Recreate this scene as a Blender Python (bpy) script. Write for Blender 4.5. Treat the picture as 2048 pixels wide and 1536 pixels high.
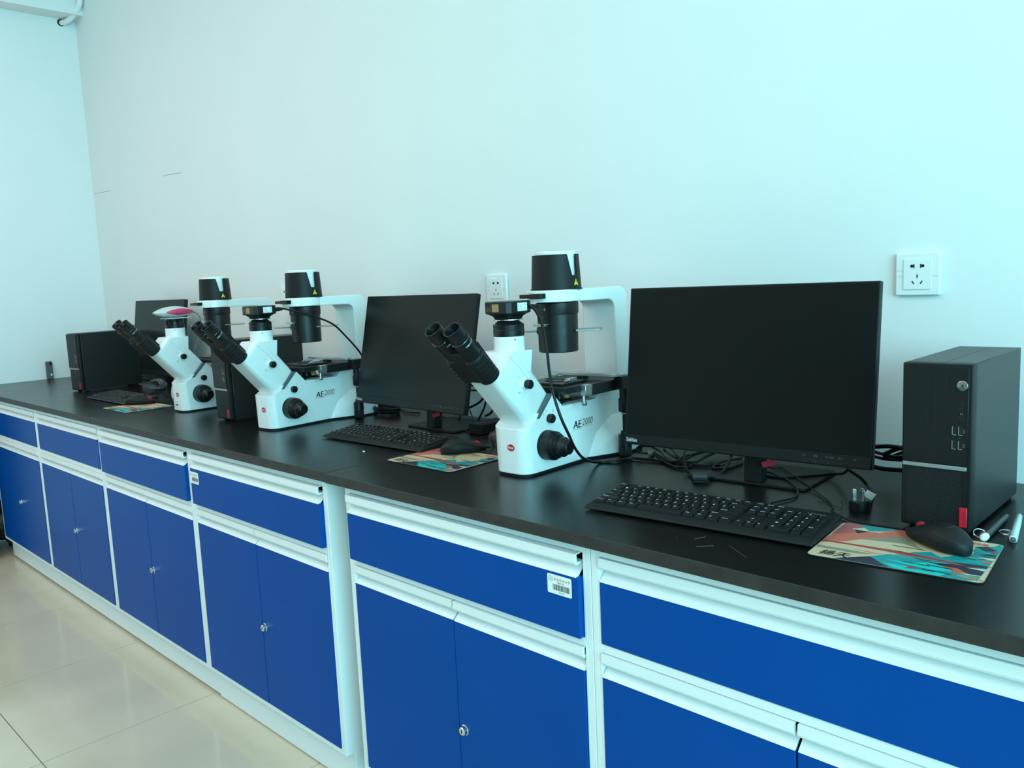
import bpy, bmesh, math, random
from mathutils import Vector, Matrix
PI = math.pi
for o in list(bpy.data.objects): bpy.data.objects.remove(o)
SC = bpy.context.scene
COL = SC.collection
# ---------------------------------------------------------------- camera
cd = bpy.data.cameras.new('camera'); cam = bpy.data.objects.new('camera', cd); COL.objects.link(cam)
cd.sensor_width = 36.0; cd.lens = 36.0*1656.04/2048; cd.clip_start = 0.02
cr, cu, cb = (0.7152091, 0.6974618, -0.0449778), (-0.0562536, 0.1215915, 0.9909849), (0.6966430, -0.7062313, 0.1261981)
cam.matrix_world = Matrix(((cr[0], cu[0], cb[0], 5.04774), (cr[1], cu[1], cb[1], -1.79674), (cr[2], cu[2], cb[2], 1.28327), (0, 0, 0, 1)))
SC.camera = cam
# ---------------------------------------------------------------- world, lights, exposure
W = bpy.data.worlds.new('sky'); SC.world = W; W.use_nodes = True
W.node_tree.nodes['Background'].inputs[0].default_value = (0.35, 0.90, 1.0, 1)
W.node_tree.nodes['Background'].inputs[1].default_value = 0.25
def area(name, loc, rot, sx, sy, power, col):
    l = bpy.data.lights.new(name, 'AREA'); l.shape = 'RECTANGLE'; l.size = sx; l.size_y = sy; l.energy = power; l.color = col
    o = bpy.data.objects.new(name, l); COL.objects.link(o); o.location = loc; o.rotation_euler = rot; return o
# daylight through the window in the right-hand wall
area('window_daylight', (8.44, -2.9, 1.85), (0, PI/2, 0), 2.0, 4.4, 320, (0.30, 0.86, 1.0))
for x, e, c in ((1.9, 55, (1.0, .80, .74)), (5.0, 17, (1.0, .64, .54))):      # large ceiling light panels, the one at the far end brighter
    area('ceiling_lamp_light', (x, -2.7, 3.17), (0, 0, 0), 2.6, 2.6, e, c)
SC.view_settings.view_transform = 'Standard'; SC.view_settings.look = 'None'
SC.view_settings.gamma = 1.0; SC.view_settings.use_curve_mapping = False
SC.view_settings.exposure = 0.0
HC = 0.8465   # height of the worktop

# ---------------------------------------------------------------- materials
MATS = {}
def mat(name, col, rough=0.5, metal=0.0, noise=0.0, nscale=40.0, bump=0.0, bscale=300.0, coat=0.0, spec=0.5, rvar=0.0, emis=None, alpha=None):
    if name in MATS: return MATS[name]
    m = bpy.data.materials.new(name); m.use_nodes = True; nt = m.node_tree; b = nt.nodes['Principled BSDF']
    b.inputs['Base Color'].default_value = (*col, 1); b.inputs['Roughness'].default_value = rough; b.inputs['Metallic'].default_value = metal
    b.inputs['Specular IOR Level'].default_value = spec; b.inputs['Coat Weight'].default_value = coat
    geo = nt.nodes.new('ShaderNodeNewGeometry')
    if noise or rvar:
        n = nt.nodes.new('ShaderNodeTexNoise'); n.inputs['Scale'].default_value = nscale; n.inputs['Detail'].default_value = 5
        nt.links.new(geo.outputs['Position'], n.inputs['Vector'])
        if noise:
            r = nt.nodes.new('ShaderNodeValToRGB'); r.color_ramp.elements[0].position = .3; r.color_ramp.elements[1].position = .7
            r.color_ramp.elements[0].color = (*[max(0, c*(1-noise)) for c in col], 1); r.color_ramp.elements[1].color = (*[min(1, c*(1+noise)) for c in col], 1)
            nt.links.new(n.outputs['Fac'], r.inputs['Fac']); nt.links.new(r.outputs['Color'], b.inputs['Base Color'])
        if rvar:
            mr = nt.nodes.new('ShaderNodeMapRange'); mr.inputs['To Min'].default_value = max(0.02, rough-rvar); mr.inputs['To Max'].default_value = rough+rvar
            mr.inputs['From Min'].default_value = .3; mr.inputs['From Max'].default_value = .7
            nt.links.new(n.outputs['Fac'], mr.inputs['Value']); nt.links.new(mr.outputs['Result'], b.inputs['Roughness'])
    if bump:
        n2 = nt.nodes.new('ShaderNodeTexNoise'); n2.inputs['Scale'].default_value = bscale; n2.inputs['Detail'].default_value = 3
        nt.links.new(geo.outputs['Position'], n2.inputs['Vector'])
        bp = nt.nodes.new('ShaderNodeBump'); bp.inputs['Strength'].default_value = bump; bp.inputs['Distance'].default_value = .001
        nt.links.new(n2.outputs['Fac'], bp.inputs['Height']); nt.links.new(bp.outputs['Normal'], b.inputs['Normal'])
    if emis: b.inputs['Emission Color'].default_value = (*emis[:3], 1); b.inputs['Emission Strength'].default_value = emis[3]
    MATS[name] = m; return m
M_wall = mat('wall_paint', (.80, .80, .79), .75, noise=.012, nscale=3, bump=.08, bscale=120)
M_ceil = mat('ceiling_paint', (.80, .80, .79), .8)
M_floor = mat('polished_tile', (.62, .52, .395), .16, noise=.10, nscale=2.2, coat=.15)
M_grout = mat('grout', (.16, .15, .13), .9)
M_top = mat('black_phenolic_top', (.0032, .0036, .0042), .29, noise=.1, nscale=5, rvar=.012, spec=.42)
M_topedge = mat('worktop_cut_edge', (.024, .021, .020), .55, noise=.35, nscale=30, spec=.4)
M_cab = mat('white_powder_coat', (.78, .79, .79), .42, bump=.05, bscale=900)
M_cabin = mat('cabinet_gap_shade', (.01, .01, .012), .8)
M_blue = mat('blue_powder_coat', (.0003, .060, .290), .31, noise=.04, nscale=3, bump=.03, bscale=500, spec=.06)
M_chrome = mat('chrome', (.75, .75, .74), .18, 1.0)
M_alu = mat('brushed_aluminium', (.52, .54, .55), .36, 1.0)
M_btn = mat('dark_spun_metal', (.30, .31, .32), .22, 1.0)
M_silver = mat('silver_paint', (.30, .30, .29), .45, .3)
M_white = mat('white_enamel', (.80, .80, .79), .30, coat=.25)
M_outlet = mat('white_plastic', (.84, .84, .83), .35)
M_hole = mat('socket_hole', (.003, .003, .003), .7)
M_blk = mat('black_plastic', (.007, .007, .008), .36, spec=.36)
M_blk2 = mat('matte_black_plastic', (.008, .0085, .0095), .5, bump=.08, bscale=1500, spec=.26)
M_case = mat('black_case_steel', (.010, .011, .012), .40, bump=.1, bscale=2500)
M_rub = mat('black_rubber', (.006, .006, .007), .6, spec=.25)
M_screen = mat('switched_off_screen', (.004, .0045, .005), .30, spec=.22)
M_bezel = mat('bezel_plastic', (.008, .009, .0105), .45, bump=.06, bscale=2000, spec=.25)
M_lens = mat('eyepiece_lens', (.02, .01, .012), .06, coat=1.0)
M_red = mat('red_enamel', (.62, .01, .03), .4)
M_redtab = mat('red_plastic', (.42, .015, .03), .45)
M_pink = mat('pink_panel', (.66, .04, .13), .5)
M_cream = mat('camera_shell_grey', (.55, .58, .56), .4)
M_gold = mat('gold_sticker', (.42, .25, .10), .5)
M_paper = mat('sticker_paper', (.80, .82, .80), .5)
M_ink = mat('black_ink', (.006, .006, .007), .6)
M_inkw = mat('white_print', (.62, .64, .66), .6)
M_inkr = mat('red_print', (.55, .03, .04), .6)
M_inkg = mat('green_print', (.05, .28, .14), .6)
M_inkd = mat('maroon_print', (.12, .02, .02), .6)
M_grey = mat('grey_print', (.18, .19, .20), .6)
M_yel = mat('yellow_label', (.75, .72, .02), .5)
M_glass = mat('frosted_plate', (.55, .60, .60), .15, .4)
M_ccream = mat('ivory_cable', (.62, .58, .50), .45)
M_cblk = mat('black_cable', (.004, .004, .0045), .42, spec=.26)
M_penb = mat('pen_barrel_black', (.03, .035, .04), .3)
M_penw = mat('pen_barrel_white', (.55, .72, .70), .25)
M_bag = mat('black_plastic_bag', (.012, .012, .013), .35, bump=.6, bscale=25)
M_dev = mat('grey_device_shell', (.10, .11, .12), .4)
M_slot = mat('seam_grey', (.09, .11, .12), .5)

# ---------------------------------------------------------------- mesh helpers
def NB(): return bmesh.new()
def box(bm, x0, x1, y0, y1, z0, z1, mi=0):
    v = [bm.verts.new((x, y, z)) for z in (z0, z1) for x, y in ((x0, y0), (x1, y0), (x1, y1), (x0, y1))]
    for f in ((3, 2, 1, 0), (4, 5, 6, 7), (0, 1, 5, 4), (1, 2, 6, 5), (2, 3, 7, 6), (3, 0, 4, 7)):
        bm.faces.new([v[i] for i in f]).material_index = mi
    return bm
def frame_axis(d):
    d = Vector(d).normalized(); a = Vector((0, 0, 1)) if abs(d.z) < .9 else Vector((1, 0, 0))
    u = d.cross(a).normalized(); return d, u, d.cross(u).normalized()
def lathe(bm, org, axis, prof, seg=32, cap0=True, cap1=True, mi=0, phase=0, ribs=None):
    """prof: list of (distance along axis, radius)"""
    d, u, w = frame_axis(axis); org = Vector(org); rings = []
    for k, (s, r) in enumerate(prof):
        ring = []
        for i in range(seg):
            a = 2*PI*i/seg+phase; rr = r
            if ribs and ribs[0] <= k <= ribs[1] and i % 2: rr = r*ribs[2]
            ring.append(bm.verts.new(org+d*s+(u*math.cos(a)+w*math.sin(a))*rr))
        rings.append(ring)
    for a, b in zip(rings, rings[1:]):
        for i in range(seg):
            j = (i+1) % seg; bm.faces.new((a[i], a[j], b[j], b[i])).material_index = mi
    if cap0: bm.faces.new(rings[0][::-1]).material_index = mi
    if cap1: bm.faces.new(rings[-1]).material_index = mi
    return bm
def cyl(bm, p0, p1, r, seg=24, r1=None, mi=0):
    v = Vector(p1)-Vector(p0); return lathe(bm, p0, v, [(0, r), (v.length, r if r1 is None else r1)], seg, mi=mi)
def prism(bm, poly, a0, a1, axis='x', mi=0):
    """extrude a 2-D polygon; axis x: poly=(y,z), y: poly=(x,z), z: poly=(x,y)"""
    def P(p, t): return {'x': (t, p[0], p[1]), 'y': (p[0], t, p[1]), 'z': (p[0], p[1], t)}[axis]
    A = [bm.verts.new(P(p, a0)) for p in poly]; B = [bm.verts.new(P(p, a1)) for p in poly]; n = len(poly)
    bm.faces.new(A[::-1]).material_index = mi; bm.faces.new(B).material_index = mi
    for i in range(n): bm.faces.new((A[i], A[(i+1) % n], B[(i+1) % n], B[i])).material_index = mi
    bmesh.ops.recalc_face_normals(bm, faces=bm.faces[:]); return bm
def rrect(x0, x1, y0, y1, r, n=5):
    out = []
    for cx, cy, a0 in ((x1-r, y1-r, 0), (x0+r, y1-r, PI/2), (x0+r, y0+r, PI), (x1-r, y0+r, 1.5*PI)):
        for i in range(n+1): a = a0+PI/2*i/n; out.append((cx+r*math.cos(a), cy+r*math.sin(a)))
    return out
def smooth_path(pts, n=6):
    P = [Vector(p) for p in pts]; out = []
    for i in range(len(P)-1):
        p0 = P[max(i-1, 0)]; p1 = P[i]; p2 = P[i+1]; p3 = P[min(i+2, len(P)-1)]
        for k in range(n):
            t = k/n; out.append(.5*((2*p1)+(p2-p0)*t+(2*p0-5*p1+4*p2-p3)*t*t+(3*p1-p0-3*p2+p3)*t**3))
    out.append(P[-1]); return out
def tube(bm, pts, r, seg=8, n=6, mi=0, rr=None):
    P = smooth_path(pts, n) if n else [Vector(p) for p in pts]; rings = []; prev = None
    for i, p in enumerate(P):
        t = (P[min(i+1, len(P)-1)]-P[max(i-1, 0)])
        if t.length < 1e-9: t = Vector((0, 0, 1))
        t.normalize()
        if prev is None: _, u, w = frame_axis(t)
        else:
            u = prev-t*prev.dot(t)
            if u.length < 1e-6: _, u, w = frame_axis(t)
            u.normalize(); w = t.cross(u)
        prev = u; q = r if rr is None else rr(i/(len(P)-1))
        rings.append([bm.verts.new(p+(u*math.cos(2*PI*k/seg)+w*math.sin(2*PI*k/seg))*q) for k in range(seg)])
    for a, b in zip(rings, rings[1:]):
        for i in range(seg): j = (i+1) % seg; bm.faces.new((a[i], a[j], b[j], b[i])).material_index = mi
    bm.faces.new(rings[0][::-1]); bm.faces.new(rings[-1]); return bm
TXT = {}
def text_tris(s, res=2):
    if s in TXT: return TXT[s]
    c = bpy.data.curves.new('t', 'FONT'); c.body = s; c.resolution_u = res; c.align_x = 'LEFT'
    o = bpy.data.objects.new('t', c); COL.objects.link(o)
    dg = bpy.context.evaluated_depsgraph_get(); me = o.evaluated_get(dg).to_mesh()
    v = [tuple(p.co) for p in me.vertices]; f = [tuple(p.vertices) for p in me.polygons]
    o.evaluated_get(dg).to_mesh_clear(); bpy.data.objects.remove(o); bpy.data.curves.remove(c)
    TXT[s] = (v, f); return TXT[s]
def text(bm, s, org, ux, uy, w=None, h=None, mi=0, shear=0.0, bold=0.0):
    """lay the text s into a w x h rectangle at org spanned by unit vectors ux, uy"""
    v, f = text_tris(s)
    if not v: return bm
    x0 = min(p[0] for p in v); x1 = max(p[0] for p in v); y0 = min(p[1] for p in v); y1 = max(p[1] for p in v)
    sy = h/(y1-y0); sx = (w/(x1-x0)) if w else sy
    org, ux, uy = Vector(org), Vector(ux), Vector(uy); nrm = ux.cross(uy).normalized()
    for k in range(2 if bold else 1):
        V = [bm.verts.new(org+ux*((p[0]-x0)*sx+shear*(p[1]-y0)*sy+bold*k)+uy*((p[1]-y0)*sy)+nrm*.00002*k) for p in v]
        for q in f:
            try: bm.faces.new([V[i] for i in q]).material_index = mi
            except ValueError: pass
    return bm
def quad(bm, a, b, c, d, mi=0):
    bm.faces.new([bm.verts.new(p) for p in (a, b, c, d)]).material_index = mi
def mesh_of(name, bm, mats, sharp=35):
    me = bpy.data.meshes.new(name); bm.to_mesh(me); bm.free()
    for m in (mats if isinstance(mats, (list, tuple)) else [mats]): me.materials.append(m)
    for p in me.polygons: p.use_smooth = True
    me.set_sharp_from_angle(angle=math.radians(sharp)); return me
def obj(name, bm, mats, parent=None, bevel=0, seg=2, sharp=35, loc=None, rot=None):
    me = bm if isinstance(bm, bpy.types.Mesh) else mesh_of(name, bm, mats, sharp)
    o = bpy.data.objects.new(name, me); COL.objects.link(o); o.parent = parent
    if loc: o.location = loc
    if rot: o.rotation_euler = rot
    if bevel:
        b = o.modifiers.new('bevel', 'BEVEL'); b.width = bevel; b.segments = seg; b.limit_method = 'ANGLE'; b.angle_limit = math.radians(40)
        if len(me.polygons) < 4000: b.harden_normals = False
    return o
def tag(o, label, cat, group=None):
    o['label'] = label; o['category'] = cat
    if group: o['group'] = group
    return o
def thing(name, label, cat, loc=(0, 0, 0), rz=0, group=None):
    o = bpy.data.objects.new(name, None); COL.objects.link(o); o.empty_display_size = .05
    o.location = loc; o.rotation_euler = (0, 0, rz); return tag(o, label, cat, group)
def struct(o): o['kind'] = 'structure'; return o
def copy_tree(o, parent=None):
    c = o.copy(); COL.objects.link(c); c.parent = parent
    for ch in list(o.children): copy_tree(ch, c)
    return c
# ================================================================ the setting
LX, LY, CZ = 8.5, -7.0, 3.2
fl = struct(obj('floor', box(NB(), -.1, LX+.1, LY-.1, .1, -.12, -.004), M_grout))
T = .609; tm = mesh_of('tile', box(NB(), .0014, T-.0014, .0014, T-.0014, -.006, 0), M_floor)
for i in range(-4, 12):
    for j in range(-1, 10):
        x = 1.945+T*i; y = -1.207-T*j+0.0
        if x < LX and y > LY-.5 and x+T > 0:
            o = obj('tile', tm, None, fl, loc=(x, y-0.0, 0))
struct(obj('wall_back', box(NB(), -.12, LX+.12, 0, .12, 0, CZ), M_wall))
wl = struct(obj('wall_left', box(NB(), -.12, 0, LY, 0, 0, CZ), M_wall))
struct(obj('ceiling', box(NB(), -.12, LX+.12, LY-.12, .12, CZ, CZ+.1), M_ceil))
struct(obj('trim_1', box(NB(), .0, .127, LY, 0, 2.805, CZ), M_wall))      # the beam over the left wall
b = NB(); y0, y1, z0, z1 = -5.2, -.65, .85, 2.85
box(b, LX, LX+.15, LY, y0, 0, CZ); box(b, LX, LX+.15, y1, 0, 0, CZ); box(b, LX, LX+.15, y0, y1, 0, z0); box(b, LX, LX+.15, y0, y1, z1, CZ)
struct(obj('wall_right', b, M_wall))
b = NB(); x0, x1 = 1.4, 5.8
box(b, 0, x0, LY-.15, LY, 0, CZ); box(b, x1, LX, LY-.15, LY, 0, CZ); box(b, x0, x1, LY-.15, LY, 0, z0); box(b, x0, x1, LY-.15, LY, z1, CZ)
struct(obj('wall_front', b, M_wall))
b = NB()
for k in range(4):
    yy = y0+(y1-y0)*k/3
    box(b, LX+.03, LX+.09, yy-.03, yy+.03, z0, z1)
box(b, LX+.03, LX+.09, y0, y1, z0, z0+.05); box(b, LX+.03, LX+.09, y0, y1, z1-.05, z1)
struct(obj('window_1', b, M_outlet))
b = NB()
for k in range(4):
    xx = x0+(x1-x0)*k/3
    box(b, xx-.03, xx+.03, LY-.09, LY-.03, z0, z1)
box(b, x0, x1, LY-.09, LY-.03, z0, z0+.05); box(b, x0, x1, LY-.09, LY-.03, z1-.05, z1)
struct(obj('window_2', b, M_outlet))
# pencil-thin scuffs on the plaster
obj('scuff', tube(NB(), [(1.14, -.0005, 1.849), (1.04, -.0005, 1.856), (.94, -.0005, 1.858)], .0008, 5, 3), M_grey, bpy.data.objects['wall_back'])
obj('scuff', tube(NB(), [(.266, -.0005, 1.859), (.15, -.0005, 1.862), (.02, -.0005, 1.866)], .0008, 5, 3), M_grey, bpy.data.objects['wall_back'])

# ---------------------------------------------------------------- pipe under the beam
t = thing('conduit_pipe', 'white bent plastic pipe entering the wall corner below the ceiling beam', 'pipe', (.15, -.03, 2.8))
def L(p): return tuple(Vector(p)-Vector((.15, -.03, 2.8)))
obj('tube', tube(NB(), [L(p) for p in ((.171, -.02, 3.2), (.171, -.02, 2.97), (.168, -.02, 2.9), (.150, -.022, 2.85), (.10, -.035, 2.812), (.04, -.055, 2.788), (-.02, -.075, 2.786))], .0145, 16, 8), M_outlet, t)
obj('collar', lathe(NB(), L((.171, -.02, 2.915)), (0, 0, 1), [(0, .017), (.008, .021), (.035, .021), (.04, .019)], 20), M_outlet, t)
obj('wall_hole', lathe(NB(), L((-.01, -.073, 2.786)), (1, 0, 0), [(0, .0195), (.0108, .0195)], 24), M_hole, t)

# ---------------------------------------------------------------- worktops
G = 'black worktop slabs along the back wall'
def worktop(x0, x1, d, label):
    b = box(NB(), x0, x1, -d, -.003, HC-.0236, HC); b.faces.ensure_lookup_table()
    for f in b.faces:
        if abs(f.normal.z) < .5 and f.calc_center_median().y < -d+.01: f.material_index = 1
    bmesh.ops.recalc_face_normals(b, faces=b.faces[:])
    o = obj('worktop', b, [M_top, M_topedge], None, .0012, 2)
    for p in o.data.polygons:
        p.material_index = 1 if abs(p.normal.y) > .9 or abs(p.normal.x) > .9 else 0
    return tag(o, label, 'worktop', None)
worktop(.003, 1.8245, .7455, 'black worktop slab at the far left, under the leftmost keyboard')
worktop(1.8255, 3.3735, .7455, 'black worktop slab in the middle, under the middle monitor')
worktop(3.3765, 5.05, .7485, 'black worktop slab at the right, nearest to the viewer, under the largest monitor')

# ---------------------------------------------------------------- base cabinets
FY = -.725
def handle(x0, x1, zt, y=FY):      # lip that curls back, slope that returns to the panel's top edge
    t_ = .0014
    out = [(y-.004, zt), (y-.0045, zt-.016), (y-.002, zt-.020), (y+.003, zt-.021), (y+.012, zt-.020), (y+.018, zt-.024), (y-.003, zt-.043)]
    inn = [(y+.001, zt-.045), (y+.024, zt-.023), (y+.018, zt-.015), (y+.004, zt-.0165), (y+.001, zt-.013), (y+.001, zt-.0015), (y+.0155, zt-.0015), (y+.0155, zt)]
    return prism(NB(), out+inn, x0, x1, 'x')
def cabinet(x0, x1, label, pull=0.0, sticker=None, lock=True, jitter=0.0):
    r = thing('base_cabinet', label, 'cabinet', (x0, FY, 0)); w = x1-x0; s = .0185; y = 0
    zt, zb = HC-.0238, .1035
    b = NB()    # carcass: two side boards, bottom, back, and the face frame
    box(b, .0005, .012, .0, .70, zb, zt); box(b, w-.012, w-.0005, .0, .70, zb, zt)
    box(b, .012, w-.012, .001, .70, zb, zb+.0135); box(b, .012, w-.012, .69, .70, zb+.0135, zt)
    box(b, s, w-s, .0, .012, .8035, zt); box(b, s, w-s, .0, .012, .6305, .6465)
    box(b, .012, s, 0, .02, zb+.0135, zt); box(b, w-s, w-.012, 0, .02, zb+.0135, zt)
    obj('carcass', b, M_cab, r, .0008, 1)
    b = NB(); box(b, s, w-s, .045, .06, .12, .80); obj('gap_shade_panel', b, M_cabin, r)  # near-black sheet standing in for the shade behind drawer and doors
    obj('plinth', box(NB(), .0005, w-.0005, .0275, .06, .004 if x0 > 1.9 else .010, zb-.0005), M_cab, r, .0008, 1)
    # drawer
    d = obj('drawer', box(NB(), s+.0015, w-s-.0015, -.0022-pull, .016-pull, .6475, .7605), M_blue, r, .0012, 2)
    hb = handle(s+.0015, w-s-.005, .8025, -pull); obj('handle', hb, M_cab, d, 0, sharp=30)
    if pull:
        b = NB(); box(b, s+.006, s+.009, .016-pull, .044, .66, .75); box(b, w-s-.009, w-s-.006, .016-pull, .044, .66, .75); obj('drawer_side', b, M_cab, d)
    # doors
    mid = w/2
    for k, (a, c) in enumerate(((s+.0015, mid-.0015), (mid+.0015, w-s-.0015))):
        dr = obj('door', box(NB(), a, c, -.0022-jitter*k, .016, .1185, .5865), M_blue, r, .0012, 2)
        obj('handle', handle(a+(.001 if k else 0), c-(0 if k else .001), .6295, -jitter*k), M_cab, dr, 0, sharp=30)
        if k and lock:
            lk = lathe(NB(), (mid+.020, -.002, .3525), (0, -1, 0), [(0, .0115), (.004, .0115), (.0055, .0095), (.012, .009), (.0135, .0075)], 28)
            lo = obj('cam_lock', lk, M_chrome, dr)
            obj('keyhole', box(NB(), mid+.0188, mid+.0212, -.0160, -.0154, .349, .356), M_hole, dr)
    if sticker is not None:
        sx, sz, yaw = sticker; yy = -.0028-pull
        b = prism(NB(), rrect(sx, sx+.057, sz, sz+.036, .003), yy-.0002, yy, 'y')
        so = obj('asset_sticker', b, M_paper, d)
        b = NB(); e = yy-.0004
        text(b, '东北农业大学', (sx+.016, e, sz+.025), (1, 0, 0), (0, 0, 1), .038, .0055, 0)
        text(b, '设备资产标签', (sx+.024, e, sz+.0205), (1, 0, 0), (0, 0, 1), .016, .0026, 1)
        random.seed(4); xx = sx+.013
        while xx < sx+.053:
            ww = random.choice((.0006, .0012, .0018)); quad(b, (xx, e, sz+.0075), (xx+ww, e, sz+.0075), (xx+ww, e, sz+.0185), (xx, e, sz+.0185), 1); xx += ww+random.choice((.0006, .0011))
        text(b, 'NO.0015', (sx+.027, e, sz+.003), (1, 0, 0), (0, 0, 1), .013, .0025, 1)
        for k in range(24):
            a0, a1 = 2*PI*k/24, 2*PI*(k+1)/24; cx, cz = sx+.008, sz+.027
            quad(b, *[(cx+q*math.cos(a), e, cz+q*math.sin(a)) for q, a in ((.0052, a0), (.0052, a1), (.0045, a1), (.0045, a0))], 2)
        text(b, 'A', (sx+.0053, e, sz+.0248), (1, 0, 0), (0, 0, 1), .0054, .0050, 2)
        obj('sticker_print', b, [M_inkr, M_ink, M_inkg], d)
    return r
cabinet(.363, 1.094, 'blue and white cabinet at the far left end, partly in shadow')
cabinet(1.094, 1.844, 'blue and white cabinet second from the left, under the gap in the far worktops')
cabinet(1.844, 2.594, 'blue and white cabinet with slightly open drawer, third from the left', .009)
cabinet(2.594, 3.344, 'blue and white cabinet with barcode sticker at its drawer\'s left corner and bare side showing', .009, (.0175, .713, 0))
cabinet(3.422, 4.162, 'blue and white cabinet with barcode sticker at its drawer\'s right corner', .010, (.6485, .7185, 0), jitter=.0015)
cabinet(4.162, 4.912, 'blue and white cabinet at the right edge, under the keyboard and mouse mat', 0, lock=True)
# screw in the bare side of the fourth cabinet
# ---------------------------------------------------------------- wall sockets
def socket(x, z, label):
    r = thing('wall_socket', label, 'socket', (x, 0, z))
    b = prism(NB(), rrect(0, .086, 0, .086, .004), -.010, -.0005, 'y'); obj('plate', b, M_outlet, r, .0025, 3)
    f = obj('face_insert', prism(NB(), rrect(.016, .070, .012, .074, .003), -.0118, -.0095, 'y'), M_outlet, r, .0006, 2)
    def slot(poly): obj('slot', prism(NB(), poly, -.0121, -.0112, 'y'), M_hole, f)
    for s in (-1, 1):
        cx = .043+s*.0095; slot([(cx+s*.001+.0032*math.cos(a*PI/8)-0, .0595+.0032*math.sin(a*PI/8)) for a in range(16)])
        slot([(.043+s*.0065-.0011, .0555), (.043+s*.0065+.0011, .0555), (.043+s*.0065+.0011, .0635), (.043+s*.0065-.0011, .0635)])
    slot([(.0419, .0355), (.0441, .0355), (.0441, .0425), (.0419, .0425)])
    for s in (-1, 1):
        c = Vector((.043+s*.0080, .0265)); d = Vector((s*.5, .866)); n = Vector((-d.y, d.x))
        slot([tuple(c+d*a*.0036+n*q*.0011) for a, q in ((-1, -1), (1, -1), (1, 1), (-1, 1))])
    b = NB()
    for (a0, a1, z) in ((.002, .016, .0385), (.002, .016, .0505), (.070, .083, .0385)): box(b, a0, a1, -.0103, -.0099, z, z+.0004)
    obj('rib_line', b, M_slot, r); return r
socket(4.4104, 1.2121, 'white wall socket at right, above the tower computer')
socket(3.1934, 1.2121, 'white wall socket in the middle, right of the middle monitor, behind a microscope camera')
socket(1.972, 1.2121, 'white wall socket at left, half hidden behind a microscope lamp housing')

# ---------------------------------------------------------------- dark bag in the gap left of the cabinets
random.seed(2)
b = NB(); bmesh.ops.create_icosphere(b, subdivisions=4, radius=1)
from mathutils import noise as MN
for v in b.verts:
    n = MN.fractal(v.co*2.3, .6, 2.0, 4)*.22; v.co *= (1+n)
    v.co = Vector((v.co.x*.14, v.co.y*.34, v.co.z*.17)); v.co.z = max(v.co.z, -.15)
tag(obj('refuse_bag', b, M_bag, None, loc=(.185, -.42, .151), sharp=60), 'black crumpled bag on the floor beside the far left cabinet', 'bag')

# ---------------------------------------------------------------- black box added at the edge of the frame to darken the end cabinet
t = thing('shade_box', 'tall slim black box added at the left edge to darken the far left cabinet', 'shade box', (.20, -.825, 0))
b = NB(); R_ = []
for z, k in ((0, .90), (.01, .93), (.70, 1.0), (.70, .96), (.02, .88)):
    R_.append([b.verts.new((x*k, y*k, z)) for x, y in rrect(-.165, .165, -.055, .055, .03, 4)])
for p, q in zip(R_, R_[1:]):
    for n_ in range(len(p)): m_ = (n_+1) % len(p); b.faces.new((p[n_], p[m_], q[m_], q[n_]))
b.faces.new(R_[0][::-1]); b.faces.new(R_[-1]); bmesh.ops.recalc_face_normals(b, faces=b.faces[:])
obj('body', b, M_blk2, t)
obj('box_top', prism(NB(), rrect(-.170, .170, -.060, .060, .03, 4), .701, .745, 'z'), M_blk2, t, .008, 3)
t = thing('gap_filler', 'black box added along the wall to darken the gap under the far left monitor', 'filler box', (.80, -.055, HC))  # black box added so the gap below the far monitor goes dark
obj('housing', box(NB(), -.36, .36, -.03, .03, 0, .060), M_blk2, t, .004, 2)
for k in range(6): obj('front_block', box(NB(), -.32+.11*k, -.25+.11*k, -.0315, -.0295, .008, .036), M_rub, t)

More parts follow.
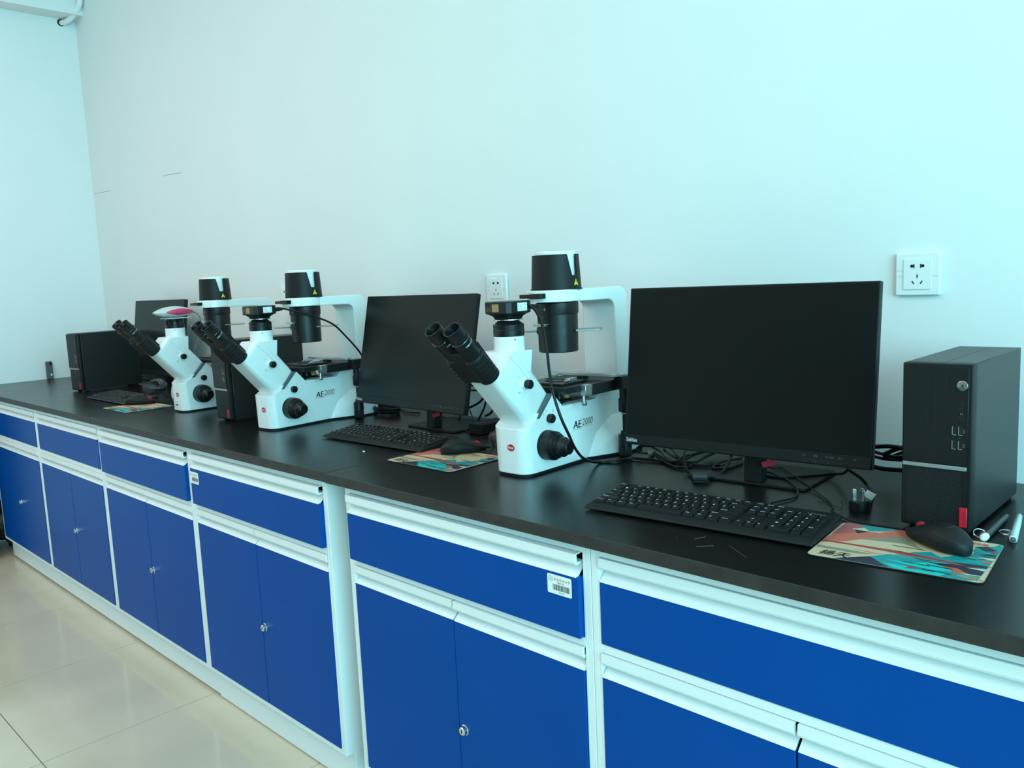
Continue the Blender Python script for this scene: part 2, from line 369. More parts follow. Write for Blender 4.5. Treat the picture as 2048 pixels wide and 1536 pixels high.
CB = {
 'camA': [(3.805, -0.479, 1.228), (3.820, -0.468, 1.211), (3.840, -0.469, 1.175), (3.855, -0.476, 1.127), (3.870, -0.488, 1.086), (3.885, -0.495, 1.039), (3.900, -0.490, 0.986), (3.905, -0.472, 0.946), (3.905, -0.453, 0.913), (3.900, -0.418, 0.883), (3.859, -0.321, 0.851), (3.884, -0.286, 0.851), (3.899, -0.245, 0.851), (3.945, -0.234, 0.851), (4.005, -0.232, 0.851), (4.070, -0.220, 0.851), (4.104, -0.192, 0.851)],
 'camB': [(2.730, -0.481, 1.227), (2.760, -0.481, 1.227), (2.800, -0.458, 1.218), (2.840, -0.413, 1.198), (2.880, -0.369, 1.170), (2.900, -0.336, 1.129), (2.920, -0.322, 1.101), (2.940, -0.313, 1.073), (2.970, -0.313, 1.028)],
 'camC': [(2.030, -0.416, 1.214), (2.050, -0.412, 1.210), (2.080, -0.414, 1.197), (2.090, -0.415, 1.175), (2.095, -0.422, 1.145), (2.100, -0.433, 1.117), (2.100, -0.442, 1.099), (2.100, -0.453, 1.077)],
 'camC2': [(1.855, -0.420, 0.965), (1.853, -0.430, 0.951), (1.853, -0.440, 0.927), (1.866, -0.450, 0.906), (1.891, -0.460, 0.884), (1.757, -0.396, 0.851), (1.871, -0.434, 0.851)],
 'c1': [(3.930, -0.199, 0.875), (3.912, -0.204, 0.875), (3.891, -0.200, 0.870), (3.888, -0.207, 0.864), (3.900, -0.213, 0.860), (3.913, -0.200, 0.856), (3.916, -0.179, 0.852)],
 'c2': [(3.920, -0.184, 0.868), (3.943, -0.187, 0.862), (3.981, -0.223, 0.858), (4.008, -0.242, 0.856), (4.021, -0.236, 0.858), (4.018, -0.206, 0.862), (4.035, -0.179, 0.866), (4.041, -0.155, 0.866)],
 'c3': [(3.928, -0.194, 0.860), (3.949, -0.196, 0.851), (3.993, -0.230, 0.851), (4.018, -0.237, 0.851), (4.023, -0.214, 0.857), (4.031, -0.159, 0.864)],
 'c4': [(3.933, -0.199, 0.857), (3.947, -0.204, 0.851), (3.986, -0.235, 0.851), (4.028, -0.260, 0.851), (4.052, -0.259, 0.851), (4.053, -0.222, 0.851), (4.047, -0.172, 0.855), (4.054, -0.134, 0.860)],
 'c5': [(4.038, -0.229, 0.885), (4.049, -0.250, 0.880), (4.057, -0.263, 0.872), (4.068, -0.278, 0.862), (4.080, -0.290, 0.856), (4.090, -0.294, 0.851), (4.124, -0.331, 0.855)],
 'c5b': [(4.153, -0.321, 0.855), (4.150, -0.295, 0.851), (4.149, -0.273, 0.851), (4.150, -0.254, 0.858), (4.144, -0.228, 0.866), (4.138, -0.205, 0.875), (4.141, -0.203, 0.885)],
 'c6': [(4.111, -0.107, 0.851), (4.098, -0.147, 0.851), (4.093, -0.181, 0.851), (4.103, -0.219, 0.851), (4.127, -0.246, 0.851), (4.145, -0.230, 0.851), (4.148, -0.174, 0.851)],
 'c7': [(4.236, -0.259, 0.870), (4.241, -0.220, 0.850), (4.279, -0.242, 0.850), (4.324, -0.287, 0.850), (4.345, -0.318, 0.850), (4.352, -0.352, 0.850), (4.344, -0.381, 0.850), (4.337, -0.408, 0.850)],
 'c8': [(4.223, -0.226, 0.875), (4.231, -0.195, 0.860), (4.243, -0.169, 0.850), (4.310, -0.237, 0.850), (4.375, -0.295, 0.850), (4.420, -0.344, 0.850), (4.436, -0.370, 0.850), (4.442, -0.391, 0.850), (4.470, -0.416, 0.850), (4.493, -0.429, 0.850), (4.532, -0.432, 0.850), (4.565, -0.429, 0.850), (4.593, -0.457, 0.853)],
 'c9': [(4.402, -0.225, 0.885), (4.381, -0.195, 0.870), (4.341, -0.161, 0.851), (4.303, -0.208, 0.851), (4.273, -0.243, 0.851), (4.238, -0.243, 0.851)],
 'c10': [(4.414, -0.245, 0.890), (4.423, -0.214, 0.870), (4.434, -0.208, 0.855), (4.456, -0.243, 0.851), (4.468, -0.278, 0.851), (4.481, -0.340, 0.860)],
 'tie': [(4.400, -0.351, 0.849), (4.411, -0.335, 0.849), (4.425, -0.348, 0.849), (4.442, -0.361, 0.849), (4.445, -0.349, 0.849), (4.439, -0.344, 0.856)],
 'r0': [(4.442, -0.200, 0.931), (4.468, -0.200, 0.935), (4.486, -0.200, 0.935), (4.500, -0.200, 0.933)],
 'r1': [(4.454, -0.185, 0.914), (4.465, -0.185, 0.920), (4.475, -0.185, 0.926), (4.492, -0.185, 0.933)],
 'r2': [(4.431, -0.170, 0.915), (4.446, -0.170, 0.912), (4.468, -0.170, 0.909), (4.490, -0.170, 0.912)],
 'r3': [(4.444, -0.155, 0.903), (4.460, -0.155, 0.906), (4.474, -0.155, 0.913), (4.485, -0.155, 0.919)],
 'r4': [(4.439, -0.140, 0.897), (4.450, -0.140, 0.896), (4.465, -0.140, 0.898), (4.480, -0.140, 0.903)],
 'r5': [(4.414, -0.125, 0.895), (4.437, -0.125, 0.892), (4.474, -0.125, 0.894)],
 'm2r0': [(3.285, -0.200, 0.987), (3.324, -0.200, 0.983), (3.350, -0.200, 0.972), (3.357, -0.200, 0.954), (3.334, -0.200, 0.935), (3.291, -0.200, 0.917)],
 'm2r1': [(3.229, -0.150, 0.958), (3.285, -0.150, 0.961), (3.313, -0.150, 0.944), (3.305, -0.150, 0.913), (3.282, -0.150, 0.880), (3.266, -0.150, 0.851)],
 'm2r2': [(3.273, -0.100, 0.966), (3.290, -0.100, 0.936), (3.293, -0.100, 0.908), (3.279, -0.100, 0.887), (3.255, -0.100, 0.876)],
 'm2a': [(3.101, -0.022, 0.870), (3.178, -0.080, 0.860), (3.256, -0.129, 0.851), (3.349, -0.182, 0.851), (3.391, -0.191, 0.851), (3.414, -0.191, 0.851)],
 'm2b': [(3.064, -0.128, 0.870), (3.076, -0.096, 0.850), (3.195, -0.159, 0.850), (3.292, -0.210, 0.850), (3.325, -0.220, 0.850), (3.303, -0.169, 0.850), (3.267, -0.097, 0.850), (3.223, 0.000, 0.850)],
 'm2c': [(2.744, -0.035, 0.851), (2.804, -0.059, 0.851), (2.868, -0.076, 0.851), (2.901, -0.064, 0.851)],
 'm2d': [(3.170, -0.240, 0.851), (3.197, -0.213, 0.851), (3.164, -0.157, 0.851), (3.129, -0.099, 0.851), (3.151, -0.107, 0.870)],
 'm2m': [(3.530, -0.360, 0.853), (3.506, -0.315, 0.850), (3.478, -0.272, 0.850), (3.463, -0.240, 0.850)],
 'm1m': [(1.682, -0.453, 0.853), (1.713, -0.455, 0.850), (1.603, -0.380, 0.850), (1.517, -0.331, 0.850)],
 'm1a': [(1.373, -0.339, 0.850), (1.309, -0.286, 0.850), (1.247, -0.238, 0.850), (1.232, -0.209, 0.850)],
 'm1b': [(1.305, -0.254, 0.850), (1.443, -0.304, 0.850), (1.526, -0.327, 0.850), (1.552, -0.321, 0.850)],
 'm1c': [(1.401, -0.325, 0.850), (1.328, -0.277, 0.850), (1.244, -0.230, 0.850)],
}
ART = [('rose',[(0.012,1.0),(0.104,0.999),(0.164,0.917),(0.097,0.847),(0.152,0.747),(0.014,0.622)]),('teal',[(0.104,1.0),(0.378,1.0),(0.264,0.871),(0.202,0.842),(0.157,0.931)]),('salmon',[(0.02,0.627),(0.152,0.744),(0.266,0.845),(0.379,1.0),(0.404,1.0),(0.452,1.0),(0.441,0.877),(0.442,0.846),(0.318,0.697),(0.218,0.601),(0.137,0.468),(0.006,0.349),(0.0,0.483)]),('pale',[(0.095,0.845),(0.167,0.919),(0.215,0.833)]),('navy',[(0.109,0.836),(0.228,0.825),(0.153,0.74)]),('pale',[(0.242,0.873),(0.306,0.876),(0.27,0.829)]),('grey',[(0.203,0.589),(0.317,0.705),(0.445,0.849),(0.492,0.741),(0.586,0.557),(0.464,0.64)]),('grey',[(0.001,0.276),(0.244,0.271),(0.364,0.25),(0.259,0.205),(0.014,0.219)]),('salmon',[(0.229,0.316),(0.354,0.296),(0.42,0.303),(0.343,0.272)]),('navy',[(0.167,0.0),(0.351,0.194),(0.444,0.071),(0.502,0.0),(0.38,0.0)]),('teal',[(0.351,0.194),(0.441,0.327),(0.517,0.295),(0.55,0.458),(0.643,0.532),(0.715,0.438),(0.869,0.644),(0.853,0.84),(0.975,0.99),(1.0,0.941),(0.999,0.748),(0.969,0.101),(0.963,0.001),(0.945,0.0),(0.583,0.0),(0.502,0.0),(0.444,0.071)]),('cyan',[(0.436,0.196),(0.591,0.191),(0.668,0.27),(0.824,0.242),(0.824,0.152),(0.717,0.109),(0.544,0.154)]),('cyan',[(0.444,0.1),(0.608,0.094),(0.564,0.045),(0.802,0.09),(0.776,0.012),(0.579,0.0),(0.521,0.023)]),('tealg',[(0.461,0.321),(0.506,0.354),(0.671,0.336),(0.73,0.273),(0.523,0.266)]),('red',[(0.0,0.43),(0.307,0.434),(0.443,0.414),(0.551,0.423),(0.6,0.412),(0.791,0.369),(0.934,0.354),(0.933,0.308),(0.797,0.327),(0.61,0.353),(0.506,0.354),(0.419,0.372),(0.214,0.394),(0.001,0.393)]),('navy',[(0.685,0.268),(0.797,0.32),(0.954,0.311),(0.972,0.288),(0.968,0.141),(0.913,0.153),(0.83,0.201)]),('navy',[(0.791,0.369),(0.976,0.395),(0.979,0.338),(0.877,0.315)]),('red',[(0.574,0.068),(0.606,0.126),(0.647,0.074)]),('rust',[(0.742,0.236),(0.837,0.237),(0.883,0.172),(0.922,0.147),(0.83,0.128),(0.8,0.192)]),('pale',[(0.909,0.0),(0.954,0.033),(0.969,0.005),(0.951,0.0)]),('grey',[(0.858,0.108),(0.968,0.114),(0.956,0.036),(0.849,0.058)]),('cream',[(0.836,0.991),(0.975,0.99),(0.951,0.908),(0.85,0.838)]),('navy',[(0.859,0.836),(0.913,0.887),(0.978,0.799),(0.922,0.746)]),('red',[(0.934,0.722),(0.96,0.785),(0.987,0.772),(0.958,0.708)]),('pale',[(0.874,0.29),(0.978,0.315),(0.972,0.266)]),('pale',[(0.894,0.565),(0.988,0.601),(0.985,0.542),(0.912,0.547)]),('rust',[(0.924,0.501),(0.986,0.504),(0.981,0.458),(0.938,0.457)]),('navy',[(0.861,0.572),(0.959,0.553),(0.914,0.532)]),('navy',[(0.888,0.643),(0.99,0.708),(0.987,0.64)]),('navy',[(0.411,0.557),(0.604,0.554),(0.61,0.541),(0.413,0.546)]),('navy',[(0.3,0.437),(0.492,0.429),(0.649,0.385),(0.495,0.414)]),('navy',[(0.535,0.196),(0.69,0.194),(0.697,0.176),(0.54,0.185)]),('red',[(0.825,0.477),(0.862,0.49),(0.858,0.464)]),('pale',[(0.853,0.14),(0.97,0.15),(0.969,0.14),(0.901,0.122)]),('salmon',[(0.799,0.088),(0.848,0.071),(0.831,0.057)])]
# ================================================================ inverted microscopes (local: +y away from the user, origin on the worktop)
def arc(cx, cy, r, a0, a1, n=8): return [(cx+r*math.cos(math.radians(a0+(a1-a0)*k/n)), cy+r*math.sin(math.radians(a0+(a1-a0)*k/n))) for k in range(n+1)]
AX0 = Vector((0, -.093, .233)); AXD = Vector((0, -.6955, .7186)); AXN = Vector((0, .7186, .6955))
def bino(bm, poly, x0, x1, off=(0, 0, 0)):   # prism whose profile is given as (along eyepiece axis, perpendicular)
    P = [AX0+AXD*s+AXN*n for s, n in poly]
    return prism(bm, [(p.y, p.z) for p in P], x0, x1, 'x')
def microscope(label, kind='box'):
    r = thing('inverted_microscope', label, 'microscope', (0, 0, 0), 0, None)
    # lower stand: profile with the V for the tube and the notch for the nosepiece
    prof = [(-.018, .006), (-.018, .108), (.000, .112), (.026, .131), (.074, .176), (.084, .176), (.116, .143), (.242, .143), (.254, .158), (.375, .158), (.375, .006)]
    b = prism(NB(), prof, -.0505, .0505, 'x')
    ed = [e for e in b.edges if all(abs(v.co.y+.018) < 1e-4 for v in e.verts) and abs(e.verts[0].co.x-e.verts[1].co.x) < 1e-5]
    bmesh.ops.bevel(b, geom=ed, offset=.030, segments=8, affect='EDGES', profile=.5)
    # flared rear feet, wedge-shaped on top
    for s in (-1, 1):
        pts = [(.049*s, .20, .006), (.092*s, .31, .006), (.092*s, .375, .006), (.049*s, .375, .006), (.0495*s, .235, .060), (.088*s, .315, .066), (.088*s, .375, .066), (.050*s, .30, .095), (.050*s, .375, .095)]
        vs = [b.verts.new(p) for p in pts]; bmesh.ops.convex_hull(b, input=vs)
    bmesh.ops.recalc_face_normals(b, faces=b.faces[:])
    obj('stand_body', b, M_white, r, .003, 3, sharp=42)
    fp = [(-.048, .20), (-.090, .31), (-.090, .373), (.090, .373), (.090, .31), (.048, .20)]
    fr = [(x, y) for x, y in rrect(-.0485, .0485, -.016, .06, .028) if y < .04]
    foot = fp[:0]+[(-.0485, .20), (-.090, .31), (-.090, .373), (.090, .373), (.090, .31), (.0485, .20)]
    front = arc(.0205, .012, .028, 0, -90)+arc(-.0205, .012, .028, -90, -180)
    obj('base_pad', prism(NB(), foot+front, 0, .0062, 'z'), M_rub, r)
    # observation tube
    hp = [(-.1005, .226), (-.052, .2805), (.026, .2805), (.030, .2765), (.030, .234), (.078, .1785), (.076, .172), (.034, .124), (.026, .117), (.014, .111), (.003, .1125)]
    b = prism(NB(), hp, -.043, .043, 'x')
    ed = [e for e in b.edges if abs(e.verts[0].co.x-e.verts[1].co.x) < 1e-5]
    ed = [e for e in ed if not (min(v.co.z for v in e.verts) > .275)]
    bmesh.ops.bevel(b, geom=ed, offset=.015, segments=6, affect='EDGES', profile=.5)
    hd = obj('observation_tube', b, M_white, r, .0012, 2, sharp=30)
    obj('seam_strip', prism(NB(), [(.022, .1265), (.0715, .1762), (.0825, .1762), (.0335, .1265)], -.0465, .0508, 'x'), M_slot, r)
    obj('cover_seam', tube(NB(), [(.0432, -.052, .276), (.0432, -.008, .236), (.0432, .028, .196)], .00022, 5, 0), M_slot, hd)
    obj('tube_screw', lathe(NB(), (.025, -.058, .262), (0, -.7, .7), [(0, .009), (.004, .009), (.006, .006)], 18), M_alu, hd)
    # light-path knob with its white boss
    obj('knob_boss', lathe(NB(), (.042, -.004, .208), (1, 0, 0), [(0, .0125), (.003, .012), (.008, .0105)], 24), M_white, hd)
    lathe_k = lathe(NB(), (.049, -.004, .208), (1, 0, 0), [(0, .0085), (.002, .0102), (.012, .0102), (.0135, .0085)], 24)
    kb_ = obj('path_knob', lathe_k, M_blk, r, .0004, 2)
    for tx_, z_ in (('VT', .223), ('BI', .190)): obj('knob_mark', text(NB(), tx_, (.0434, -.024, z_), (0, 1, 0), (0, 0, 1), .006, .003), M_grey, hd)
    obj('dial_knob', lathe(NB(), (.0495, .066, .122), (1, 0, 0), [(0, .009), (.002, .0105), (.011, .0105), (.013, .0088)], 24), M_blk, r)
    b = NB()
    text(b, 'CF', (.0512, .054, .1385), (0, 1, 0), (0, 0, 1), .005, .003)
    for cx, cz in ((.046, .132), (.079, .138)):
        for k in range(16):
            a0, a1 = 2*PI*k/16, 2*PI*(k+1)/16; quad(b, *[(.0512, cx+q*math.cos(a), cz+q*math.sin(a)) for q, a in ((.0022, a0), (.0022, a1), (.0017, a1), (.0017, a0))])
    obj('dial_mark', b, M_grey, r)
    # coaxial focus knobs on both sides
    for s in (1, -1):
        b = lathe(NB(), (s*.0495, .053, .064), (s, 0, 0), [(0, .031), (.001, .0335), (.006, .0335), (.0065, .0312), (.0075, .0330), (.028, .0325), (.0285, .0305), (.031, .0290), (.037, .027), (.038, .0235), (.044, .0230)], 72, ribs=(5, 6, .965))
        k = obj('focus_knob', b, M_blk, r, sharp=28)
        obj('fine_knob', lathe(NB(), (s*.0925, .053, .064), (s, 0, 0), [(0, .0215), (.004, .0222), (.010, .0222), (.018, .0165), (.0245, .0150), (.026, .0125), (.0258, .007), (.0245, .0065)], 48), M_blk, k, sharp=28)
    # arm: rear pillar and the horizontal beam, one casting
    ap = [(.385, .150), (.381, .370)]+arc(.356, .381, .026, 0, 90, 6)+[(.120, .4065), (.120, .379), (.298, .377)]+[(a, c) for a, c in arc(.306, .352, .025, 90, 0, 6)]+[(.331, .150)]
    b = prism(NB(), ap, -.050, .050, 'x')
    lathe(b, (0, .160, .3795), (0, 0, 1), [(0, .0605), (.027, .0605)], 48)
    arm = obj('arm', b, M_white, r, .0025, 2, sharp=40)
    b = NB(); prism(b, [(-.0612*math.cos(a*PI/20)+0, .160-.0612*math.sin(a*PI/20)) for a in range(3, 20)]+[(.03, .150), (-.05, .150)], .3798, .3885, 'z')
    obj('filter_tray', b, M_white, r, .0006, 1)
    obj('filter_lever', box(box(NB(), -.046, .022, .090, .106, .3895, .3985), -.010, .022, .085, .106, .3885, .4000), M_blk, r, .0008, 1)
    obj('arm_screw', lathe(NB(), (.0498, .190, .392), (1, 0, 0), [(0, .0022), (.001, .0022)], 12), M_alu, arm)
    # lamp house: white core in a black shell with a V-shaped opening
    obj('lamp_core', lathe(NB(), (0, .170, .4065), (0, 0, 1), [(0, .050), (.085, .0475), (.0875, .0455)], 48), M_white, r)
    b = NB(); N = 180; z0, zt_, zn = .409, .4865, .4385
    def topz(a):   # opening towards +x
        d = (math.degrees(a)+180) % 360-180
        if d <= -21 or d >= 9: return zt_
        if d < -10: return zt_+(zn-zt_)*(d+21)/11
        return zn if d < 8 else zt_
    def shell(a, z, inner): rr = .0585-(z-.409)*.055-(.0028 if inner else 0); return (rr*math.cos(a), .170+rr*math.sin(a), z)
    O = [[b.verts.new(shell(2*PI*i/N, z, 0)) for i in range(N)] for z in (z0,)]+[[b.verts.new(shell(2*PI*i/N, topz(2*PI*i/N), 0)) for i in range(N)]]
    I = [[b.verts.new(shell(2*PI*i/N, z0, 1)) for i in range(N)], [b.verts.new(shell(2*PI*i/N, topz(2*PI*i/N), 1)) for i in range(N)]]
    for i in range(N):
        j = (i+1) % N; b.faces.new((O[0][i], O[0][j], O[1][j], O[1][i])); b.faces.new((I[0][j], I[0][i], I[1][i], I[1][j])); b.faces.new((O[1][i], O[1][j], I[1][j], I[1][i])); b.faces.new((O[0][j], O[0][i], I[0][i], I[0][j]))
    lathe(b, (0, .170, .4062), (0, 0, 1), [(0, .0605), (.0028, .0605)], 60)
    lh = obj('lamp_shell', b, M_blk2, r, sharp=50)
    b = NB(); bk = NB()
    def onshell(u, z, e=.0004): a = u/.0583+math.radians(1); q = .0585-(z-.409)*.055+e; return (q*math.cos(a), .170+q*math.sin(a), z)
    def shp(bm, pts, e):
        bm.faces.new([bm.verts.new(onshell(u, z, e)) for u, z in pts])
    shp(b, [(-.0075, .4155), (.0075, .4155), (.0070, .4170), (0, .4310), (-.0070, .4170)], .0004)
    shp(bk, [(-.0006, .4215), (.0006, .4215), (.0009, .4275), (-.0009, .4275)], .0007); shp(bk, [(-.0007, .4195), (.0007, .4195), (.0007, .4207), (-.0007, .4207)], .0007)
    shp(bk, [(-.0058, .4163), (.0058, .4163), (.0054, .4170), (-.0054, .4170)], .0007)
    wlb = obj('warning_label', b, M_yel, lh); obj('warning_mark', bk, M_ink, lh)
    # condenser
    cdn = obj('condenser', lathe(NB(), (0, .170, .262), (0, 0, 1), [(0, .044), (.002, .0465), (.088, .0475), (.0885, .0487), (.092, .0497), (.114, .0497), (.1172, .045)], 64), M_blk, r, sharp=30)
    b = NB(); text(b, '0.3', (.0018, .1193, .3605), (.94, .34, 0), (0, 0, 1), .008, .0045)
    obj('aperture_mark', b, M_inkw, cdn)
    obj('iris_lever', box(box(NB(), -.022, .012, .107, .124, .3275, .3300), -.028, .006, .113, .124, .3235, .3275), M_alu, r, .0005, 1)
    for s in (-1, 1):
        b = NB(); c, sn = math.cos(.50), math.sin(.50)
        P = lambda u, v, z: (c*u-sn*v, .170+sn*u+c*v, z)
        a0, a1 = (.046, .102) if s > 0 else (-.102, -.046)
        vs = [b.verts.new(P(u, v, z)) for z in (.3095, .3140) for u, v in ((a0, -.024), (a1, -.024), (a1, .024), (a0, .024))]
        for f in ((3, 2, 1, 0), (4, 5, 6, 7), (0, 1, 5, 4), (1, 2, 6, 5), (2, 3, 7, 6), (3, 0, 4, 7)): b.faces.new([vs[q] for q in f])
        obj('phase_slider', b, M_alu, r, .0005, 1)
    obj('slider_housing', prism(NB(), [(.050*math.cos(a*PI/24), .170+.050*math.sin(a*PI/24)) for a in range(28, 45)]+[(.0, .150), (-.03, .160)], .305, .320, 'z'), M_blk, cdn)
    # stage and its mechanical holder
    sp = [(.088, .188), (.088, .181), (.094, .174), (.312, .174), (.312, .188)]
    st = obj('stage', prism(NB(), sp, -.084, .081, 'x'), M_blk2, r, .0008, 2)
    b = box(NB(), -.060, .052, .112, .205, .1882, .1935)
    obj('specimen_plate', b, M_blk, st, .001, 1)
    obj('aperture_ring', lathe(NB(), (-.003, .158, .1928), (0, 0, 1), [(0, .026), (.0022, .026), (.0022, .0215), (.0006, .0205), (.0006, .001)], 36), M_rub, st, sharp=25)
    obj('specimen_arm', prism(NB(), [(-.075, .222), (.060, .222), (.115, .232), (.115, .252), (-.055, .255), (-.075, .240)], .1980, .2055, 'z'), M_alu, r, .001, 1)
    obj('holder_block', box(NB(), .018, .034, .213, .236, .1900, .2000), M_blk, r, .0006, 1)
    for x_, y_ in ((-.048, .200), (.036, .165)): obj('specimen_clamp', box(box(NB(), x_-.006, x_+.006, y_-.012, y_+.016, .1936, .2010), x_-.005, x_+.005, y_-.020, y_-.012, .1945, .1975), M_alu, r, .0008, 1)
    obj('guide_bar', box(box(NB(), .0815, .098, .168, .300, .1640, .1895), .094, .118, .255, .300, .166, .197), M_blk, r, .001, 2)
    gb = obj('guide_end', box(NB(), .0815, .0965, .143, .1675, .1655, .1895), M_alu, r, .0008, 1)
    obj('thumb_screw', lathe(NB(), (.088, .146, .143), (0, 0, 1), [(0, .0065), (.001, .0072), (.008, .0072), (.009, .0035), (.022, .0032)], 16), M_alu, gb)
    k = obj('stage_drive', lathe(NB(), (.107, .277, .003), (0, 0, 1), [(0, .0135), (.002, .0145), (.026, .0150), (.027, .0165), (.052, .0160), (.053, .0105), (.061, .0095), (.0615, .0052), (.107, .0052), (.1075, .0125), (.112, .0140), (.139, .0135), (.140, .0108), (.1635, .0108)], 36), M_blk, r, sharp=28)
    for z_ in (.1055, .1660): obj('washer', lathe(NB(), (.107, .277, z_), (0, 0, 1), [(0, .0085), (.0022, .0085)], 24), M_alu, k)
    b = NB()
    for q in range(26):
        a = 2*PI*q/26; cyl(b, (.107+.0150*math.cos(a), .277+.0150*math.sin(a), .006), (.107+.0155*math.cos(a), .277+.0155*math.sin(a), .026), .0007, 4)
    obj('knurling', b, M_blk, k)
    # objectives under the stage
    b = lathe(NB(), (0, .160, .143), (0, 0, 1), [(0, .030), (.007, .034), (.010, .030)], 32)
    obj('nosepiece', b, M_blk, r)
    for k_ in range(4):
        a = PI/4+k_*PI/2; obj('objective', lathe(NB(), (.020*math.cos(a), .160+.020*math.sin(a), .152), (0, 0, 1), [(0, .009), (.010, .009), (.011, .007), (.018, .006)], 16), M_blk if k_ else M_gold, r)
    obj('filter_cover', prism(NB(), [(.122, .1432), (.232, .1432), (.224, .149), (.132, .149)], -.038, .044, 'x'), M_alu, r, .0006, 1)
    # binocular head
    b = bino(NB(), [(.002, -.020), (.002, .030), (.075, .033), (.090, .026), (.090, -.016)], -.026, .026)
    bh = obj('binocular_head', b, M_blk2, r, .002, 2)
    for s in (-1, 1):
        o_ = AX0+Vector((s*.028, 0, 0))
        b = lathe(NB(), o_, AXD, [(0, .0215), (.002, .0232), (.066, .0228), (.068, .0205), (.070, .0190)], 48)
        hs = obj('tube_housing', b, M_blk2, r, sharp=30)
        b = NB()
        for k_ in range(5):
            q = .012+.0105*k_
            pts = [o_+AXD*q+(Vector((s, 0, 0))*math.cos(a)+AXN*math.sin(a))*.0232 for a in [math.radians(-60+14*i) for i in range(8)]]
            tube(b, pts, .0021, 6, 2)
        obj('grip_rib', b, M_blk, hs)
        ep = obj('eyepiece', lathe(NB(), o_, AXD, [(.069, .0180), (.098, .0180), (.099, .0195), (.118, .0198), (.1185, .0212), (.1225, .0215), (.123, .0192), (.146, .0186), (.151, .0195), (.1515, .0183), (.150, .0165), (.134, .0125)], 48, cap1=False), M_blk, r, sharp=28)
        obj('eye_lens', lathe(NB(), o_, AXD, [(.1335, .0130), (.1350, .0125), (.1362, .007)], 32), M_lens, ep)
        b = NB(); rim = [o_+AXD*.1205+(Vector((1, 0, 0))*math.cos(2*PI*i/32)+AXN*math.sin(2*PI*i/32))*.0214 for i in range(33)]
        tube(b, rim, .0003, 5, 0); obj('silver_ring', b, M_btn, ep)
        b = NB()
        for k_, ch in enumerate('WF10X/20mm'):
            a = math.radians(-35+k_*8.5); rad = (Vector((1, 0, 0))*math.cos(a)+AXN*math.sin(a)); tg = (-Vector((1, 0, 0))*math.sin(a)+AXN*math.cos(a))
            text(b, ch, o_+AXD*.106+rad*.0200, tg, AXD, .0021, .0038)
        obj('eyepiece_print', b, M_inkw, ep)
    # trinocular port
    obj('photo_port', lathe(NB(), (0, 0, .2800), (0, 0, 1), [(0, .0345), (.032, .0343)], 48), M_white, r, .0006, 2)
    obj('set_screw', lathe(NB(), (.0330*math.cos(-.45), .0330*math.sin(-.45), .3055), (math.cos(-.45), math.sin(-.45), 0), [(0, .0018), (.0018, .0018)], 10), M_hole, r)
    if kind == 'box':
        obj('camera_adapter', lathe(NB(), (0, 0, .3122), (0, 0, 1), [(0, .0338), (.0135, .0345), (.0145, .0338), (.025, .0345), (.031, .0265), (.0345, .0225), (.036, .0225)], 48), M_blk, r, sharp=25)
        obj('mount_ring', lathe(NB(), (0, 0, .3472), (0, 0, 1), [(0, .0325), (.0022, .0325)], 48), M_chrome, r, .0003, 1)
        def oct_(h, c): return [(h, -h+c), (h, h-c), (h-c, h), (-h+c, h), (-h, h-c), (-h, -h+c), (-h+c, -h), (h-c, -h)]
        b = NB(); rings = []
        for h, c, z in ((.0235, .006, .3496), (.0270, .007, .3560), (.0335, .008, .3605), (.0390, .009, .3625), (.0395, .009, .3630), (.0395, .009, .3860), (.0375, .009, .3885)):
            rings.append([b.verts.new((x, y, z)) for x, y in oct_(h, c)])
        for p, q in zip(rings, rings[1:]):
            for i in range(8): j = (i+1) % 8; b.faces.new((p[i], p[j], q[j], q[i]))
        b.faces.new(rings[0][::-1]); b.faces.new(rings[-1]); bmesh.ops.recalc_face_normals(b, faces=b.faces[:])
        cm = obj('camera', b, M_blk, r, .0012, 2)
        Y_ = -.0398
        b = NB(); quad(b, (-.010, Y_, .3665), (.010, Y_, .3665), (.010, Y_, .3830), (-.010, Y_, .3830)); obj('gold_sticker', b, M_gold, cm)
        X_ = .0398
        b = NB(); quad(b, (X_, -.012, .3668), (X_, .019, .3668), (X_, .019, .3845), (X_, -.012, .3845)); obj('rating_sticker', b, M_paper, cm)
        b = NB()
        for k_, (tx, w_) in enumerate((('MOTICAM', .012), ('S/N 20190', .011), ('5V 500mA', .014), ('MADE IN CHINA', .017))): text(b, tx, (X_+.0002, -.010, .3805-.0042*k_), (0, 1, 0), (0, 0, 1), w_, .0018)
        text(b, 'CE', (X_+.0002, .0115, .3790), (0, 1, 0), (0, 0, 1), .0052, .0035); text(b, 'FC', (X_+.0002, .0120, .3690), (0, 1, 0), (0, 0, 1), .0045, .0042)
        obj('sticker_print', b, M_ink, cm)
        b = NB()
        for k_ in range(4): text(b, ('IMAGING SYSTEM', 'FOR WINDOWS', 'RESOLUTION 10.0', 'WWW.MOTIC.COM')[k_], (-.028, Y_-.0002, .3755-.0028*k_), (1, 0, 0), (0, 0, 1), .0155, .0011)
        obj('camera_print', b, M_gold, cm)
        b = NB(); text(b, 'MOTICAM', (-.0075, Y_-.0002, .3740), (1, 0, 0), (0, 0, 1), .015, .0022); quad(b, (-.009, Y_-.0002, .3802), (.009, Y_-.0002, .3802), (.009, Y_-.0002, .3808), (-.009, Y_-.0002, .3808)); quad(b, (-.009, Y_-.0002, .3690), (.009, Y_-.0002, .3690), (.009, Y_-.0002, .3696), (-.009, Y_-.0002, .3696)); obj('gold_print', b, M_ink, cm)
        obj('strain_relief', lathe(NB(), (.030, .038, .374), (.3, 1, 0), [(0, .006), (.010, .005), (.022, .0034)], 12), M_rub, cm)
    else:
